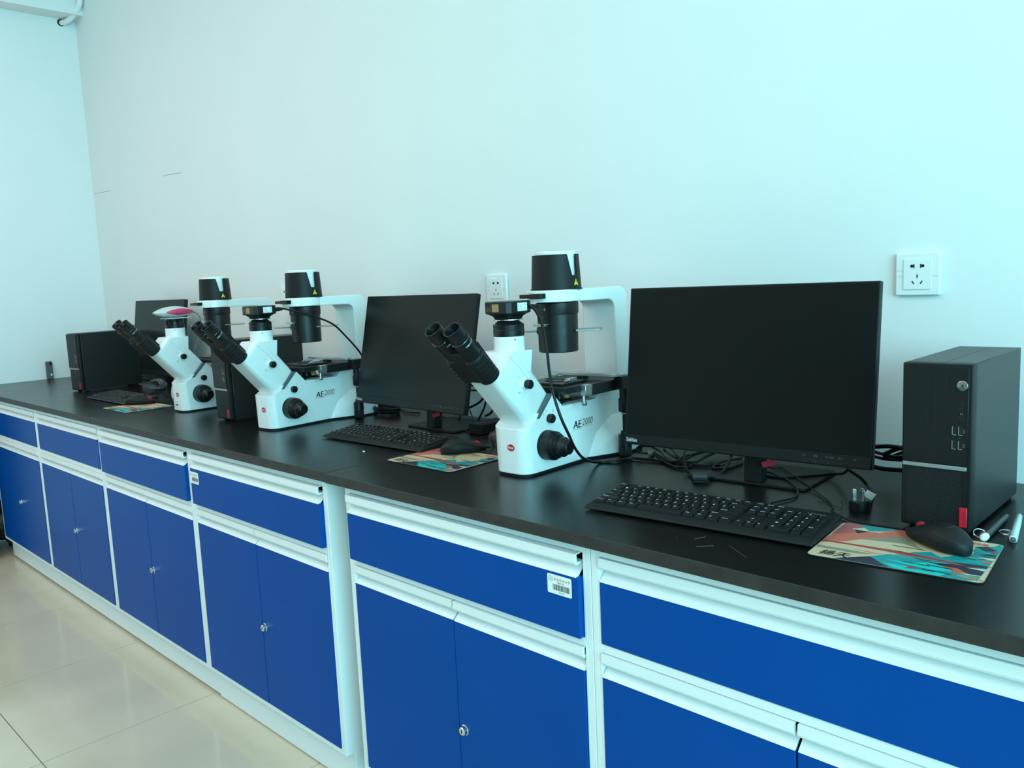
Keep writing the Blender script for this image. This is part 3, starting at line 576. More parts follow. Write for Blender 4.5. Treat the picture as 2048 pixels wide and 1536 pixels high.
        b = lathe(NB(), (0, 0, .3122), (0, 0, 1), [(0, .0335), (.010, .0335), (.011, .020), (.026, .018), (.027, .031), (.0345, .0325)], 40)
        obj('camera_adapter', b, M_blk, r, sharp=25)
        b = NB()
        for a in (30, 120, 210, 300): a = math.radians(a); cyl(b, (.031*math.cos(a), .031*math.sin(a), .3220), (.031*math.cos(a), .031*math.sin(a), .3400), .0035, 8)
        obj('adapter_post', b, M_rub, r)
        obj('camera_plate', prism(NB(), [(-.030, -.038), (.030, -.038), (.036, .050), (-.036, .050)], .3466, .3500, 'z'), M_cream, r, .001, 1)
        b = NB(); NS = 24; rings = []      # boat-shaped shell, long axis along y
        for i in range(NS+1):
            t_ = i/NS; y_ = -.078+.158*t_; e = math.sin(PI*min(max(t_, .004), .996))
            hw = .040*e**.6; top = .368+.024*e**.7+.008*(1-t_)*0; bot = .372-.0215*e**.55-(.0)*t_
            ring = []
            for k_ in range(20):
                a = 2*PI*k_/20; cx_, sz_ = math.cos(a), math.sin(a)
                zc = .371; z_ = zc+(top-zc)*sz_ if sz_ > 0 else zc+(zc-bot)*sz_
                ring.append(b.verts.new((hw*(abs(cx_)**.8)*(1 if cx_ > 0 else -1), y_, z_)))
            rings.append(ring)
        for p, q in zip(rings, rings[1:]):
            for i in range(20): j = (i+1) % 20; b.faces.new((p[i], p[j], q[j], q[i]))
        b.faces.new(rings[0][::-1]); b.faces.new(rings[-1]); bmesh.ops.recalc_face_normals(b, faces=b.faces[:])
        cm = obj('camera', b, M_cream, r, sharp=60)
        b = NB(); A_, B_ = [], []      # almond-shaped pink panel following the shell's side
        for i in range(21):
            t_ = i/20; tt = .22+.70*t_; y_ = -.078+.158*tt; e = math.sin(PI*tt); hw = .040*e**.6
            lens_ = math.sin(PI*t_)**.7
            def side(z_):
                top = .368+.024*e**.7; bot = .372-.0215*e**.55; sz_ = (z_-.371)/(top-.371) if z_ > .371 else (z_-.371)/(.371-bot)
                sz_ = max(-.98, min(.98, sz_)); return hw*(math.sqrt(1-sz_*sz_)**.8)+.0012
            zu = .3705+.0125*lens_; zl = .3705-.0120*lens_+.002*t_
            row = [b.verts.new((side(zl+(zu-zl)*q/6), y_, zl+(zu-zl)*q/6)) for q in range(7)]; A_.append(row)
        for p, q in zip(A_, A_[1:]):
            for i in range(6): b.faces.new((p[i], q[i], q[i+1], p[i+1]))
        obj('side_panel', b, M_pink, cm)
        b = NB(); text(b, 'Moticam', (.0392, .018, .3735), (-.12, 1, .0), (0, 0, 1), .022, .004); obj('panel_print', b, M_inkr, cm)
    # badge and model lettering
    b = NB(); b2 = NB(); c = (.008, -.0186, .0655)
    b.faces.new([b.verts.new((c[0]+.0106*math.cos(2*PI*i/28), c[1]-.0006, c[2]+.0078*math.sin(2*PI*i/28))) for i in range(28)])
    bd = obj('badge', b, M_red, r); text(b2, 'Motic', (c[0]-.0078, c[1]-.0010, c[2]-.0026), (1, 0, 0), (0, 0, 1), .0156, .0055, bold=.0004); obj('badge_lettering', b2, M_paper, bd)
    b = NB(); X_ = .0509
    text(b, 'AE', (X_, .150, .0835), (0, 1, 0), (0, 0, 1), .029, .0175, shear=.15, bold=.0012); quad(b, (X_, .149, .0806), (X_, .181, .0806), (X_, .181, .0812), (X_, .149, .0812)); quad(b, (X_, .181, .0806), (X_, .1816, .0806), (X_, .1816, .0836), (X_, .181, .0836))
    obj('model_lettering', b, M_ink, r)
    b = NB(); text(b, '2000', (X_, .184, .0860), (0, 1, 0), (0, 0, 1), .040, .0165, shear=.2); quad(b, (X_, .1816, .0831), (X_, .226, .0831), (X_, .226, .0836), (X_, .1816, .0836))
    obj('number_lettering', b, M_inkd, r)
    return r
m3 = microscope('white inverted microscope in front at centre, beside the largest monitor, with black boxy camera'); m3.location = (3.768, -.502, HC); m3.rotation_euler.z = .031
m2 = copy_tree(m3); m2.location = (2.690, -.505, HC); m2.rotation_euler.z = .078
m2['label'] = 'white inverted microscope with black boxy camera, left of the middle monitor, before a tower computer'
m1 = microscope('white inverted microscope with pink-sided camera on top, farthest left', 'boat'); m1.location = (2.015, -.480, HC); m1.rotation_euler.z = .032
for m in (m1, m2, m3): m['group'] = 'inverted microscopes along the bench'
# asset sticker on the far microscope's front
b = prism(NB(), rrect(-.016, .012, .018, .044, .002), -.0196, -.0187, 'y'); ast = obj('asset_sticker', b, M_paper, m1)
b = NB()
for k_ in range(11): quad(b, (-.012+.0019*k_, -.0199, .023), (-.0110+.0019*k_, -.0199, .023), (-.0110+.0019*k_, -.0199, .031), (-.012+.0019*k_, -.0199, .031))
text(b, '东北农业大学', (-.0125, -.0199, .037), (1, 0, 0), (0, 0, 1), .021, .0038); obj('sticker_print', b, M_ink, ast)
M_web = mat('grille_web', (.018, .020, .023), .45, spec=.4)
# ================================================================ tower computers
def tower(label, grille='hex', W_=.104, D_=.291, H_=.274):
    r = thing('tower_computer', label, 'computer', (0, 0, 0)); zb = .006; Hh = H_-zb
    X = lambda u: u*W_
    Z = lambda v: zb+Hh*(1-v)
    b = box(NB(), .001, W_-.001, .018, D_, zb, H_)
    cs = obj('case', b, M_case, r, .0015, 2)
    obj('top_seam', box(NB(), X(.545), X(.545)+.0006, .020, D_-.012, H_-.0004, H_+.00015), M_hole, cs)
    obj('side_seam', box(NB(), W_-.0012, W_-.0009, .0225, .0232, zb+.004, H_-.003), M_hole, cs)
    fb = obj('front_bezel', box(NB(), 0, W_, -.001 if grille == 'hex' else 0, .0175, zb, H_), M_blk2, r, .0025 if grille == 'hex' else .006, 3)
    for x_, y_ in ((.012, .03), (W_-.012, .03), (.012, D_-.02), (W_-.012, D_-.02)): obj('foot', lathe(NB(), (x_, y_, 0), (0, 0, 1), [(0, .007), (.0065, .008)], 14), M_rub, r)
    Y_ = -.0025
    obj('face_panel', box(NB(), X(.020), X(.945), Y_, .002, Z(.600), Z(.018)), M_bezel, fb, .0008, 1)
    e = Y_-.0001
    def line(x0, x1, z0, z1, m=M_hole, nm='groove'): obj(nm, box(NB(), x0, x1, e, e+.0006, z0, z1), m, fb)
    line(X(.630), X(.630)+.0006, Z(.598), Z(.025))
    b = NB()
    for q in ((X(.372), X(.485), Z(.1), Z(.1)+.0006), (X(.372), X(.485), Z(.585), Z(.585)+.0006), (X(.372), X(.372)+.0006, Z(.585), Z(.1)), (X(.482), X(.482)+.0008, Z(.585), Z(.1))): box(b, q[0], q[1], e, e+.0006, q[2], q[3])
    obj('disc_drive_slot', b, M_hole, fb)
    pb = obj('power_button', lathe(NB(), (X(.855), Y_+.001, Z(.126)), (0, -1, 0), [(0, .0082), (.0016, .0080), (.0020, .0072), (.0008, .0004)], 40, mi=0), M_btn if grille == 'hex' else M_blk, fb, sharp=20)
    b = NB()
    for q in ((X(.727), X(.782), Z(.225), Z(.225)+.0005), (X(.727), X(.782), Z(.34), Z(.34)+.0005), (X(.727), X(.727)+.0005, Z(.34), Z(.225)), (X(.779), X(.779)+.0006, Z(.34), Z(.225))): box(b, q[0], q[1], e, e+.0006, q[2], q[3])
    obj('card_slot', b, M_hole, fb)
    for v in (.257, .317): obj('audio_jack', lathe(NB(), (X(.845), Y_+.0006, Z(v)), (0, -1, 0), [(0, .0038), (.0014, .0036), (.0013, .0021), (.0008, .0018)], 20), M_hole, fb, sharp=20)
    for u in (.726, .812):
        for v in (.392, .477):
            p = obj('usb_port', box(NB(), X(u), X(u)+.0066, e, e+.001, Z(v)-.0072, Z(v)+.0072), M_hole, fb)
            obj('port_rim', box(box(NB(), X(u), X(u)+.0009, e-.0003, e, Z(v)-.0066, Z(v)+.0066), X(u)+.0012, X(u)+.0060, e-.0003, e, Z(v)-.0072, Z(v)-.0063), M_alu, p)
    obj('accent_strip', box(NB(), X(.022), X(.935), -.0038, .001, Z(.629), Z(.606)), M_silver, fb, .0006, 1)
    b = NB(); text(b, 'SS', (X(.905), e-.0001, Z(.405)), (0, 0, 1), (-1, 0, 0), .006, .0028); text(b, 'SS', (X(.905), e-.0001, Z(.490)), (0, 0, 1), (-1, 0, 0), .006, .0028)
    quad(b, (X(.85), e-.0001, Z(.230)), (X(.853), e-.0001, Z(.232)), (X(.883), e-.0001, Z(.243)), (X(.880), e-.0001, Z(.241))); text(b, 'n', (X(.835), e-.0001, Z(.297)), (1, 0, 0), (0, 0, 1), .0034, .003)
    for u in (.74, .825):
        for v in (.437, .522): quad(b, (X(u), e-.0001, Z(v)), (X(u)+.0016, e-.0001, Z(v)), (X(u)+.0016, e-.0001, Z(v)+.0006), (X(u), e-.0001, Z(v)+.0006))
    obj('port_mark', b, M_grey, fb)
    b = NB()
    if grille == 'hex':      # honeycomb web in front of a dark well
        obj('grille_well', box(NB(), X(.075), X(.90), -.0015, -.0012, Z(.975), Z(.634)), M_hole, fb)
        R_ = .00215; dx = R_*1.732; dz = R_*1.5; x0, x1, z0, z1 = X(.085), X(.89), Z(.97), Z(.64); row = 0; z = z0
        while z < z1:
            x = x0+(dx/2 if row % 2 else 0)
            while x < x1:
                if not (x > X(.84) and z < Z(.843)):
                    o_ = [b.verts.new((x+R_*math.sin(k*PI/3), -.0026, z+R_*math.cos(k*PI/3))) for k in range(6)]
                    i_ = [b.verts.new((x+R_*.76*math.sin(k*PI/3), -.0026, z+R_*.76*math.cos(k*PI/3))) for k in range(6)]
                    j_ = [b.verts.new((x+R_*.76*math.sin(k*PI/3), -.0013, z+R_*.76*math.cos(k*PI/3))) for k in range(6)]
                    for k in range(6):
                        l = (k+1) % 6; b.faces.new((o_[k], o_[l], i_[l], i_[k])); b.faces.new((i_[k], i_[l], j_[l], j_[k]))
                x += dx
            z += dz; row += 1
        g = obj('grille', b, M_web, fb, sharp=20); g['kind'] = 'stuff'
        b = NB(); box(b, X(.022), X(.078), -.0027, -.001, Z(.985), Z(.631)); box(b, X(.895), X(.945), -.0027, -.001, Z(.84), Z(.631)); box(b, X(.078), X(.84), -.0027, -.001, Z(.985), Z(.974)); obj('grille_surround', b, M_blk2, fb)
    else:
        for k in range(13): box(b, X(.38), X(.70), -.0007, .0005, Z(.90)+k*.0045, Z(.90)+k*.0045+.0012)
        obj('vent_slots', b, M_hole, fb)
    tb = obj('red_tab', box(NB(), X(.852 if grille == 'hex' else .885), X(.958), -.0046, .001, Z(.967), Z(.850 if grille == 'hex' else .865)), M_red if grille == 'hex' else M_redtab, fb, .0006, 1)
    b = NB(); text(b, 'Lenovo', (X(.935), -.00475, Z(.960)), (0, 0, 1), (-1, 0, 0), .0215, .0058); obj('lettering', b, M_inkd, tb)
    return r
t3 = tower('black slim tower computer standing at the right, with honeycomb front grille'); t3.location = (4.564, -.401, HC); t3.rotation_euler.z = .01
t2 = tower('black slim tower computer half hidden behind the middle microscope\'s eyepieces', 'slots'); t2.location = (2.336, -.503, HC); t2.rotation_euler.z = -.019
t1 = copy_tree(t2); t1['label'] = 'black slim tower computer at the far left corner, behind the leftmost keyboard'; t1.location = (.812, -.479, HC); t1.rotation_euler.z = .109
for t_ in (t1, t2, t3): t_['group'] = 'tower computers on the bench'

# ================================================================ monitors
def monitor(label, pos, yaw, tilt, col_, back=.16, Wm=.518, Hm=.339, flag=True):
    # pos = front bottom centre of the panel in world space; col_ = foot of the column
    r = thing('monitor', label, 'monitor', (col_[0], col_[1], HC), yaw, 'flat monitors on the bench')
    inv = Matrix.Rotation(-yaw, 3, 'Z'); lp = inv @ (Vector(pos)-Vector((col_[0], col_[1], HC)))
    b = prism(NB(), [(0, 0), (0, Hm), (.016, Hm), (.016, 0)], -Wm/2, Wm/2, 'x'); prism(b, [(.015, .03), (.015, Hm-.04), (.034, Hm-.09), (.034, .06)], -Wm/2+.09, Wm/2-.09, 'x')
    p = obj('panel', b, M_bezel, r, .0018, 2, loc=lp, rot=(-tilt, 0, 0))
    p.data.transform(Matrix.Identity(4))
    obj('screen', box(NB(), -Wm/2+.0035, Wm/2-.0035, -.0004, .001, .0235, Hm-.0035), M_screen, p)
    obj('chin', box(NB(), -Wm/2+.0015, Wm/2-.0015, -.0016, .002, .0015, .0225), M_bezel, p, .0006, 1)
    b = NB(); text(b, 'ThinkVision', (-Wm/2+.0045, -.0019, .0065), (1, 0, 0), (0, 0, 1), .027, .0085, bold=.0003); obj('lettering', b, M_inkw, p)
    b = NB(); e = -.0019
    for k, (u, ch) in enumerate(((.757, '<->'), (.800, '[)'), (.838, '<)'), (.857, '[=]'), (.889, '[+]'), (.940, 'o'))): text(b, ch, (-Wm/2+Wm*u, e, .0145), (1, 0, 0), (0, 0, 1), .0062 if ch != 'o' else .0032, .0028)
    for u in (.764, .805, .850, .893): quad(b, (-Wm/2+Wm*u, e, .0055), (-Wm/2+Wm*u+.002, e, .0055), (-Wm/2+Wm*u+.002, e, .0060), (-Wm/2+Wm*u, e, .0060))
    obj('button_mark', b, M_grey, p)
    obj('button_slot', box(NB(), -Wm/2+Wm*.745, -Wm/2+Wm*.97, -.0019, -.001, .0072, .0084), M_hole, p)
    obj('base_plate', prism(NB(), rrect(-.110, .110, -.019, back, .010), 0, .0060, 'z'), M_blk2, r, .0015, 2)
    b = NB(); prism(b, [(-.016, .006), (.016, .006), (.032, .30), (.012, .30)], -.018, .018, 'x'); obj('column', b, M_blk2, r, .002, 2)
    b = lathe(NB(), (0, .004, .165), (1, 0, 0), [(-.030, .018), (.030, .018)], 24); obj('hinge_hub', b, M_blk2, r)
    if flag: b = box(NB(), -.0135, .0135, -.0008, .0008, -.006, .006); t_ = obj('red_flag', b, M_redtab, r, .0004, 1, loc=(.038, -.022, .050), rot=(0, -.28, .25))
    return r
monitor('black monitor, largest in view, between the front microscope and the right tower computer', (4.227, -.341, .914), .074, .123, (4.236, -.280))
monitor('black monitor in the middle, left of the front microscope and partly behind its eyepieces', (3.114, -.288, .916), -.014, .210, (3.160, -.222))
monitor('black monitor at the far left, behind the farthest microscope', (1.040, -.172, .899), .025, .144, (1.060, -.118), .022, .533, .362, False)

# ================================================================ keyboards
KM = {}
def keymesh(w, d):
    k = (round(w, 4), round(d, 4))
    if k not in KM:
        b = NB(); t_ = .0011; h = .0042
        v0 = [(-w/2, -d/2, 0), (w/2, -d/2, 0), (w/2, d/2, 0), (-w/2, d/2, 0)]; v1 = [(x*(1-2*t_/w), y*(1-2*t_/d)+.0004, h) for x, y, z in v0]; v2 = [(x*(1-3.4*t_/w), y*(1-3.4*t_/d)+.0004, h+.0005) for x, y, z in v0]
        R_ = [[b.verts.new(p) for p in q] for q in (v0, v1, v2)]
        for p, q in zip(R_, R_[1:]):
            for i in range(4): j = (i+1) % 4; b.faces.new((p[i], p[j], q[j], q[i]))
        b.faces.new(R_[-1]); KM[k] = mesh_of('key', b, M_bezel, 20)
    return KM[k]
def keyboard(label, loc, rz):
    r = thing('keyboard', label, 'keyboard', loc, rz, 'full-size keyboards on the bench'); Wk, Dk = .427, .142; sl = .094
    f = lambda y: .0068+(y+Dk/2)*sl
    b = prism(NB(), [(-Dk/2, .0035), (-Dk/2+.001, .0068), (-Dk/2+.010, .0098), (Dk/2-.003, f(Dk/2)+.0012), (Dk/2, f(Dk/2)-.002), (Dk/2-.004, .009), (-Dk/2+.02, .0030)], -Wk/2, Wk/2, 'x')
    obj('body', b, M_blk2, r, .0012, 2)
    b = NB(); 
    for x_ in (-.17, .17): box(b, x_-.012, x_+.012, -Dk/2+.012, -Dk/2+.020, 0, .0042); box(b, x_-.012, x_+.012, Dk/2-.018, Dk/2-.008, 0, .0105)
    obj('foot', b, M_rub, r)
    u = .01835; px = -Wk/2+.0062; rowd = .0176; y1 = -Dk/2+.0225; g = .0017
    fns = [('Esc', 0, 1), ('F1', 2, 1), ('F2', 3, 1), ('F3', 4, 1), ('F4', 5, 1), ('F5', 6.5, 1), ('F6', 7.5, 1), ('F7', 8.5, 1), ('F8', 9.5, 1), ('F9', 11, 1), ('F10', 12, 1), ('F11', 13, 1), ('F12', 14, 1), ('PrtSc', 15.25, 1), ('ScrLk', 16.25, 1), ('Pause', 17.25, 1)]
    rows = [[('Ctrl', 1.25), ('Fn', 1.25), ('Win', 1.25), ('Alt', 1.25), ('', 5.0), ('Alt', 1.25), ('Win', 1.25), ('=', 1.25), ('Ctrl', 1.25)],
            [('Shift', 2.25)]+[(c, 1) for c in 'ZXCVBNM,./']+[('Shift', 2.75)],
            [('Caps', 1.75)]+[(c, 1) for c in "ASDFGHJKL;'"]+[('Enter', 2.25)],
            [('Tab', 1.5)]+[(c, 1) for c in 'QWERTYUIOP[]']+[('\\', 1.5)],
            [(c, 1) for c in '`1234567890-=']+[('Back', 2)]]
    keys = []
    for ri, row in enumerate(rows):
        x = 0
        for t_, w in row: keys.append((t_, x, ri, w, 1)); x += w
    keys += [('<', 15.25, 0, 1, 1), ('v', 16.25, 0, 1, 1), ('>', 17.25, 0, 1, 1), ('^', 16.25, 1, 1, 1)]
    keys += [(t_, 15.25+i, ri, 1, 1) for ri, rw in ((3, ('Del', 'End', 'PgD')), (4, ('Ins', 'Hm', 'PgU'))) for i, t_ in enumerate(rw)]
    keys += [('0', 18.5, 0, 2, 1), ('.', 20.5, 0, 1, 1), ('Ent', 21.5, 0, 1, 2), ('1', 18.5, 1, 1, 1), ('2', 19.5, 1, 1, 1), ('3', 20.5, 1, 1, 1), ('4', 18.5, 2, 1, 1), ('5', 19.5, 2, 1, 1), ('6', 20.5, 2, 1, 1), ('+', 21.5, 2, 1, 2), ('7', 18.5, 3, 1, 1), ('8', 19.5, 3, 1, 1), ('9', 20.5, 3, 1, 1), ('Num', 18.5, 4, 1, 1), ('/', 19.5, 4, 1, 1), ('*', 20.5, 4, 1, 1), ('-', 21.5, 4, 1, 1)]
    leg = NB(); th = math.atan(sl); uy = (0, math.cos(th), math.sin(th)); nz = Vector((0, -math.sin(th), math.cos(th)))
    def put(t_, x0, w, yc, d):
        xc = px+(x0+w/2)*u; wd = w*u-g
        o = bpy.data.objects.new('key', keymesh(wd, d)); COL.objects.link(o); o.parent = r; o.location = (xc, yc, f(yc)+.0022); o.rotation_euler = (th, 0, 0)
        if t_:
            hh = .0042 if len(t_) == 1 else .0030; ww = (.0036 if len(t_) == 1 else min(wd*.6, .0024*len(t_)))
            if t_ in ",.'`-": hh = .0012; ww = .0012
            og = Vector((xc-wd/2+.0028, yc+d/2-.0038-hh, 0)); og.z = f(og.y)+.0022; og += nz*.00485
            text(leg, t_, og, (1, 0, 0), uy, ww, hh, bold=.0003)
    for t_, x0, ri, w, hgt in keys:
        d = rowd*hgt-g; put(t_, x0, w, y1+ri*rowd+rowd*hgt/2, d)
    for t_, x0, w in fns: put(t_, x0, w, y1+5*rowd+.0095, .0112)
    obj('key_legends', leg, M_inkw, r)
    b = NB(); y_ = y1+5*rowd+.0095
    text(b, 'Lenovo', (Wk/2-.050, y_-.002, f(y_)+.0020+.0006), (1, 0, 0), uy, .030, .005)
    obj('lettering', b, M_grey, r); return r
keyboard('black keyboard in front of the largest monitor, nearest to the viewer', (4.282, -.545, HC), .079)
keyboard('black keyboard in front of the middle monitor', (3.186, -.415, HC), .036)
keyboard('black keyboard at the far left, in front of the corner tower computer', (1.406, -.473, HC), -.007)

# ================================================================ mouse mats
AC = dict(cream=(.62, .46, .29), rose=(.45, .10, .11), salmon=(.60, .15, .10), teal=(.008, .26, .28), cyan=(.01, .50, .46), tealg=(.06, .28, .26), pale=(.62, .58, .42), navy=(.022, .024, .045), grey=(.24, .24, .17), red=(.42, .045, .05), rust=(.55, .12, .06))
AM = {k: mat('mat_print_'+k, v, .45) for k, v in AC.items()}; AK = list(AC)
def mousemat(label, loc, rz):
    Wp, Dp = .238, .187
    r = thing('mouse_mat', label, 'mouse mat', loc, rz, 'printed mouse mats on the bench')
    obj('rubber_base', prism(NB(), rrect(-Wp/2, Wp/2, -Dp/2, Dp/2, .010, 6), 0, .0021, 'z'), M_rub, r, .0004, 1)
    obj('stitched_rim', prism(NB(), rrect(-Wp/2+.0002, Wp/2-.0002, -Dp/2+.0002, Dp/2-.0002, .010, 6), .0021, .0024, 'z'), M_grey, r)
    b = NB(); rr = rrect(-Wp/2+.0010, Wp/2-.0010, -Dp/2+.0010, Dp/2-.0010, .0095, 6)
    b.faces.new([b.verts.new((x, y, .00245)) for x, y in rr]).material_index = 0
    ins = lambda u, v: (max(-Wp/2+.0012, min(Wp/2-.0012, (u-.5)*Wp)), max(-Dp/2+.0012, min(Dp/2-.0012, (v-.5)*Dp)))
    def corner(x, y):
        cx, cy = Wp/2-.0105, Dp/2-.0105
        if abs(x) > cx and abs(y) > cy:
            d = Vector((abs(x)-cx, abs(y)-cy))
            if d.length > .0092: d = d.normalized()*.0092
            return (math.copysign(cx+d.x, x), math.copysign(cy+d.y, y))
        return x, y
    k = 1
    random.seed(11); extra = []
    for q in range(26):
        u = random.uniform(.50, .92); v = .98-.9*random.random()*1.0; v = min(v, 1.15-u*.5); l = random.uniform(.08, .28); t_ = random.uniform(.004, .016); c = random.choice(['navy', 'pale', 'salmon', 'teal', 'cyan', 'rust', 'navy'])
        extra.append((c, [(u, v), (min(u+l, 1), v-l*.12), (min(u+l*.9, 1), v-l*.12-t_), (u+.01, v-t_)]))
    for c, pts in ART+extra:
        pts2 = [corner(*ins(*p)) for p in pts]
        try: fc = b.faces.new([b.verts.new((x, y, .00245+.000012*k)) for x, y in pts2]); fc.material_index = AK.index(c)
        except ValueError: pass
        k += 1
    fs = [f for f in b.faces if len(f.verts) > 4]; bmesh.ops.triangulate(b, faces=fs)
    for f in b.faces:
        if f.normal.z < 0: f.normal_flip()
    pr = obj('printed_top', b, [AM[c] for c in AK], r)
    b = NB(); text(b, '扬天', (-Wp/2+.014, -Dp/2+.0105, .0032), (1, 0, 0), (0, 1, 0), .042, .022, shear=.2, bold=.0010); obj('lettering', b, M_ink, pr)
    b = NB(); text(b, '联想电脑', (Wp/2-.054, Dp/2-.021, .0033), (1, 0, 0), (0, 1, 0), .034, .0095, bold=.0003); obj('small_lettering', b, M_inkr, pr)
    return r
mousemat('colourful mouse mat at the right front, under the nearest mouse', (4.613, -.523, HC), .105)
mousemat('colourful mouse mat left of the front microscope\'s base', (3.512, -.486, HC), .009)
mousemat('colourful mouse mat at the far left, beside the farthest microscope\'s base', (1.732, -.534, HC), -.007)

# ================================================================ mice
def mouse(label, loc, rz):
    r = thing('computer_mouse', label, 'mouse', loc, rz, 'wired mice on the mats'); Lm = .116
    b = NB(); NS = 26; NA = 24; rings = []
    for i in range(NS+1):
        t_ = i/NS; y_ = -Lm/2+Lm*t_; e = math.sin(PI*min(max(t_, .006), .994))
        hw = .0305*e**.36*(1-.10*math.exp(-((t_-.55)/.16)**2)); top = .004+.0335*(math.sin(PI*min(1, max(0, (t_*.93+.035)))**.80))**.62*(1-.50*max(0, t_-.42)**1.1)
        ring = []
        for k in range(NA):
            a = 2*PI*k/NA; c, s = math.cos(a), math.sin(a)
            x_ = hw*math.copysign(abs(c)**.75, c)*(1 if s > 0 else .93); z_ = .0115+(top-.0115)*s**.85 if s > 0 else .0115-.0108*(abs(s)**.5)
            ring.append(b.verts.new((x_, y_, z_)))
        rings.append(ring)
    for p, q in zip(rings, rings[1:]):
        for i in range(NA): j = (i+1) % NA; b.faces.new((p[i], p[j], q[j], q[i]))
    b.faces.new(rings[0][::-1]); b.faces.new(rings[-1]); bmesh.ops.recalc_face_normals(b, faces=b.faces[:])
    obj('shell', b, M_blk2, r, sharp=70)
    b = NB(); pts = []
    def topz(t_): return .004+.0335*(math.sin(PI*min(1, max(0, (t_*.93+.035)))**.80))**.62*(1-.50*max(0, t_-.42)**1.1)
    tube(b, [(0, -Lm/2+Lm*t_, topz(t_)+.0001) for t_ in (.58, .66, .74, .82, .9, .96)], .0005, 5, 3); obj('button_seam', b, M_hole, r)
    for s in (-1, 1):
        b = NB(); pts = []
        for i in range(15):
            t_ = .04+.92*i/14; e = math.sin(PI*t_); hw = .0305*e**.36*(1-.10*math.exp(-((t_-.55)/.16)**2)); top = topz(t_); sn = .50; cn = math.sqrt(1-sn*sn)**.75
            pts.append((s*(hw*cn+.0001), -Lm/2+Lm*t_, .0115+(top-.0115)*sn**.85))
        tube(b, pts, .0006, 5, 2); obj('side_seam', b, M_hole, r)
    zt = topz(.80)
    w = obj('scroll_wheel', lathe(NB(), (-.0035, -Lm/2+Lm*.80, zt-.0045), (1, 0, 0), [(0, .0085), (.001, .0095), (.006, .0095), (.007, .0085)], 28), M_redtab, r)
    b = NB(); text(b, 'lenovo', (-.006, -Lm/2+.030, topz(.30)+.0004), (1, 0, 0), (0, 1, 0), .012, .003); obj('lettering', b, M_grey, r)
    obj('strain_relief', tube(NB(), [(0, Lm/2-.003, .009), (0, Lm/2+.010, .008)], .0024, 8, 2), M_rub, r); return r
mouse('black mouse on the nearest mouse mat, in front of the right tower computer', (4.645, -.477, HC+.0026), 1.04)
mouse('black mouse on the mat left of the front microscope', (3.497, -.412, HC+.0026), -.58)
mouse('black mouse on the farthest mouse mat', (1.652, -.492, HC+.0026), -.67)

M_conn = mat('connector_shell', (.022, .027, .032), .4)
# ================================================================ cables and small things
def lift(pts):      # cords that cross the big monitor's foot lie on top of it
    return [(x, y, max(z, HC+.0065+.003)) if 4.115 < x < 4.355 and -.305 < y < -.10 else (x, y, z) for x, y, z in pts]
def cable(label, pts, r, m=M_cblk, group=None, name='cable', base=None):
    pts = lift(pts); p0 = Vector(base or pts[0]); t_ = thing(name, label, 'cable', tuple(p0), 0, group)
    obj('cord', tube(NB(), [tuple(Vector(p)-p0) for p in pts], r, 8, 6), m, t_); return t_
def part_tube(t_, nm, pts, r, m, seg=10, n=4, rr=None): p0 = Vector(t_.location); return obj(nm, tube(NB(), [tuple(Vector(p)-p0) for p in pts], r, seg, n, rr=rr), m, t_)
cable('thick black cable arching from the front microscope\'s camera down past its focus knob', CB['camA'], .0032)
cable('black cable running from the middle microscope\'s camera to behind the middle monitor', [(2.715, -.462, 1.219)]+[(2.698, -0.445, 1.225), (2.719, -0.41, 1.215), (2.755, -0.36, 1.195), (2.776, -0.3, 1.165), (2.774, -0.25, 1.12), (2.78, -0.225, 1.089), (2.779, -0.2, 1.058), (2.784, -0.18, 1.01), (2.804, -0.15, 0.93), (2.824, -0.12, 0.852)], .0030)
cable('thin grey cable hanging behind the farthest microscope\'s pink-sided camera', CB['camC'], .0021, M_slot)
cable('ivory cable hanging beside the farthest microscope\'s front', CB['camC2'], .0034, M_ccream)
G = 'black cables lying under the largest monitor'
t_ = cable('black cable loop with a metal ferrite, under the largest monitor\'s left corner', CB['c1'], .0030)
part_tube(t_, 'ferrite', [CB['c1'][5], tuple(Vector(CB['c1'][5])*.5+Vector(CB['c1'][6])*.5), CB['c1'][6]], .0062, M_silver, 12, 0)
t_ = thing('cable', 'bundle of black cables tied under the left half of the largest monitor', 'cable', CB['c2'][0])
for k in ('c2', 'c3', 'c4'):
    part_tube(t_, 'strand', CB[k], .0029, M_cblk, 8, 5)
part_tube(t_, 'strand', [tuple(Vector(p)+Vector((.010, .030, .002))) for p in CB['c2']], .0029, M_cblk, 8, 5)
part_tube(t_, 'strand', [tuple(Vector(p)+Vector((-.004, .045, .003))) for p in CB['c4']], .0029, M_cblk, 8, 5)
t_ = cable('black monitor cable with a grey plug lying in front of the cable bundle', CB['c5']+[(4.132, -.337, .855)], .0032)
part_tube(t_, 'connector', [(4.127, -.338, .857), (4.131, -.336, .857), (4.150, -.328, .857), (4.154, -.326, .857)], .0095, M_conn, 12, 0)
part_tube(t_, 'cord', CB['c5b'], .0032, M_cblk, 8, 5)
cable('black cable loop just left of the largest monitor\'s column', CB['c6'], .0030)
cable('thin black keyboard cable looping right of the largest monitor\'s column', CB['c7'], .0020)
cable('thin black mouse cable running from the largest monitor to the nearest mouse', CB['c8'][:-1]+[(4.585, -.4535, .8575)], .0016)
cable('black power cable running under the right half of the largest monitor', CB['c9'], .0032)
cable('thin black twist tie on the worktop behind the nearest keyboard', CB['tie'], .0007, name='twist_tie')['category'] = 'tie'
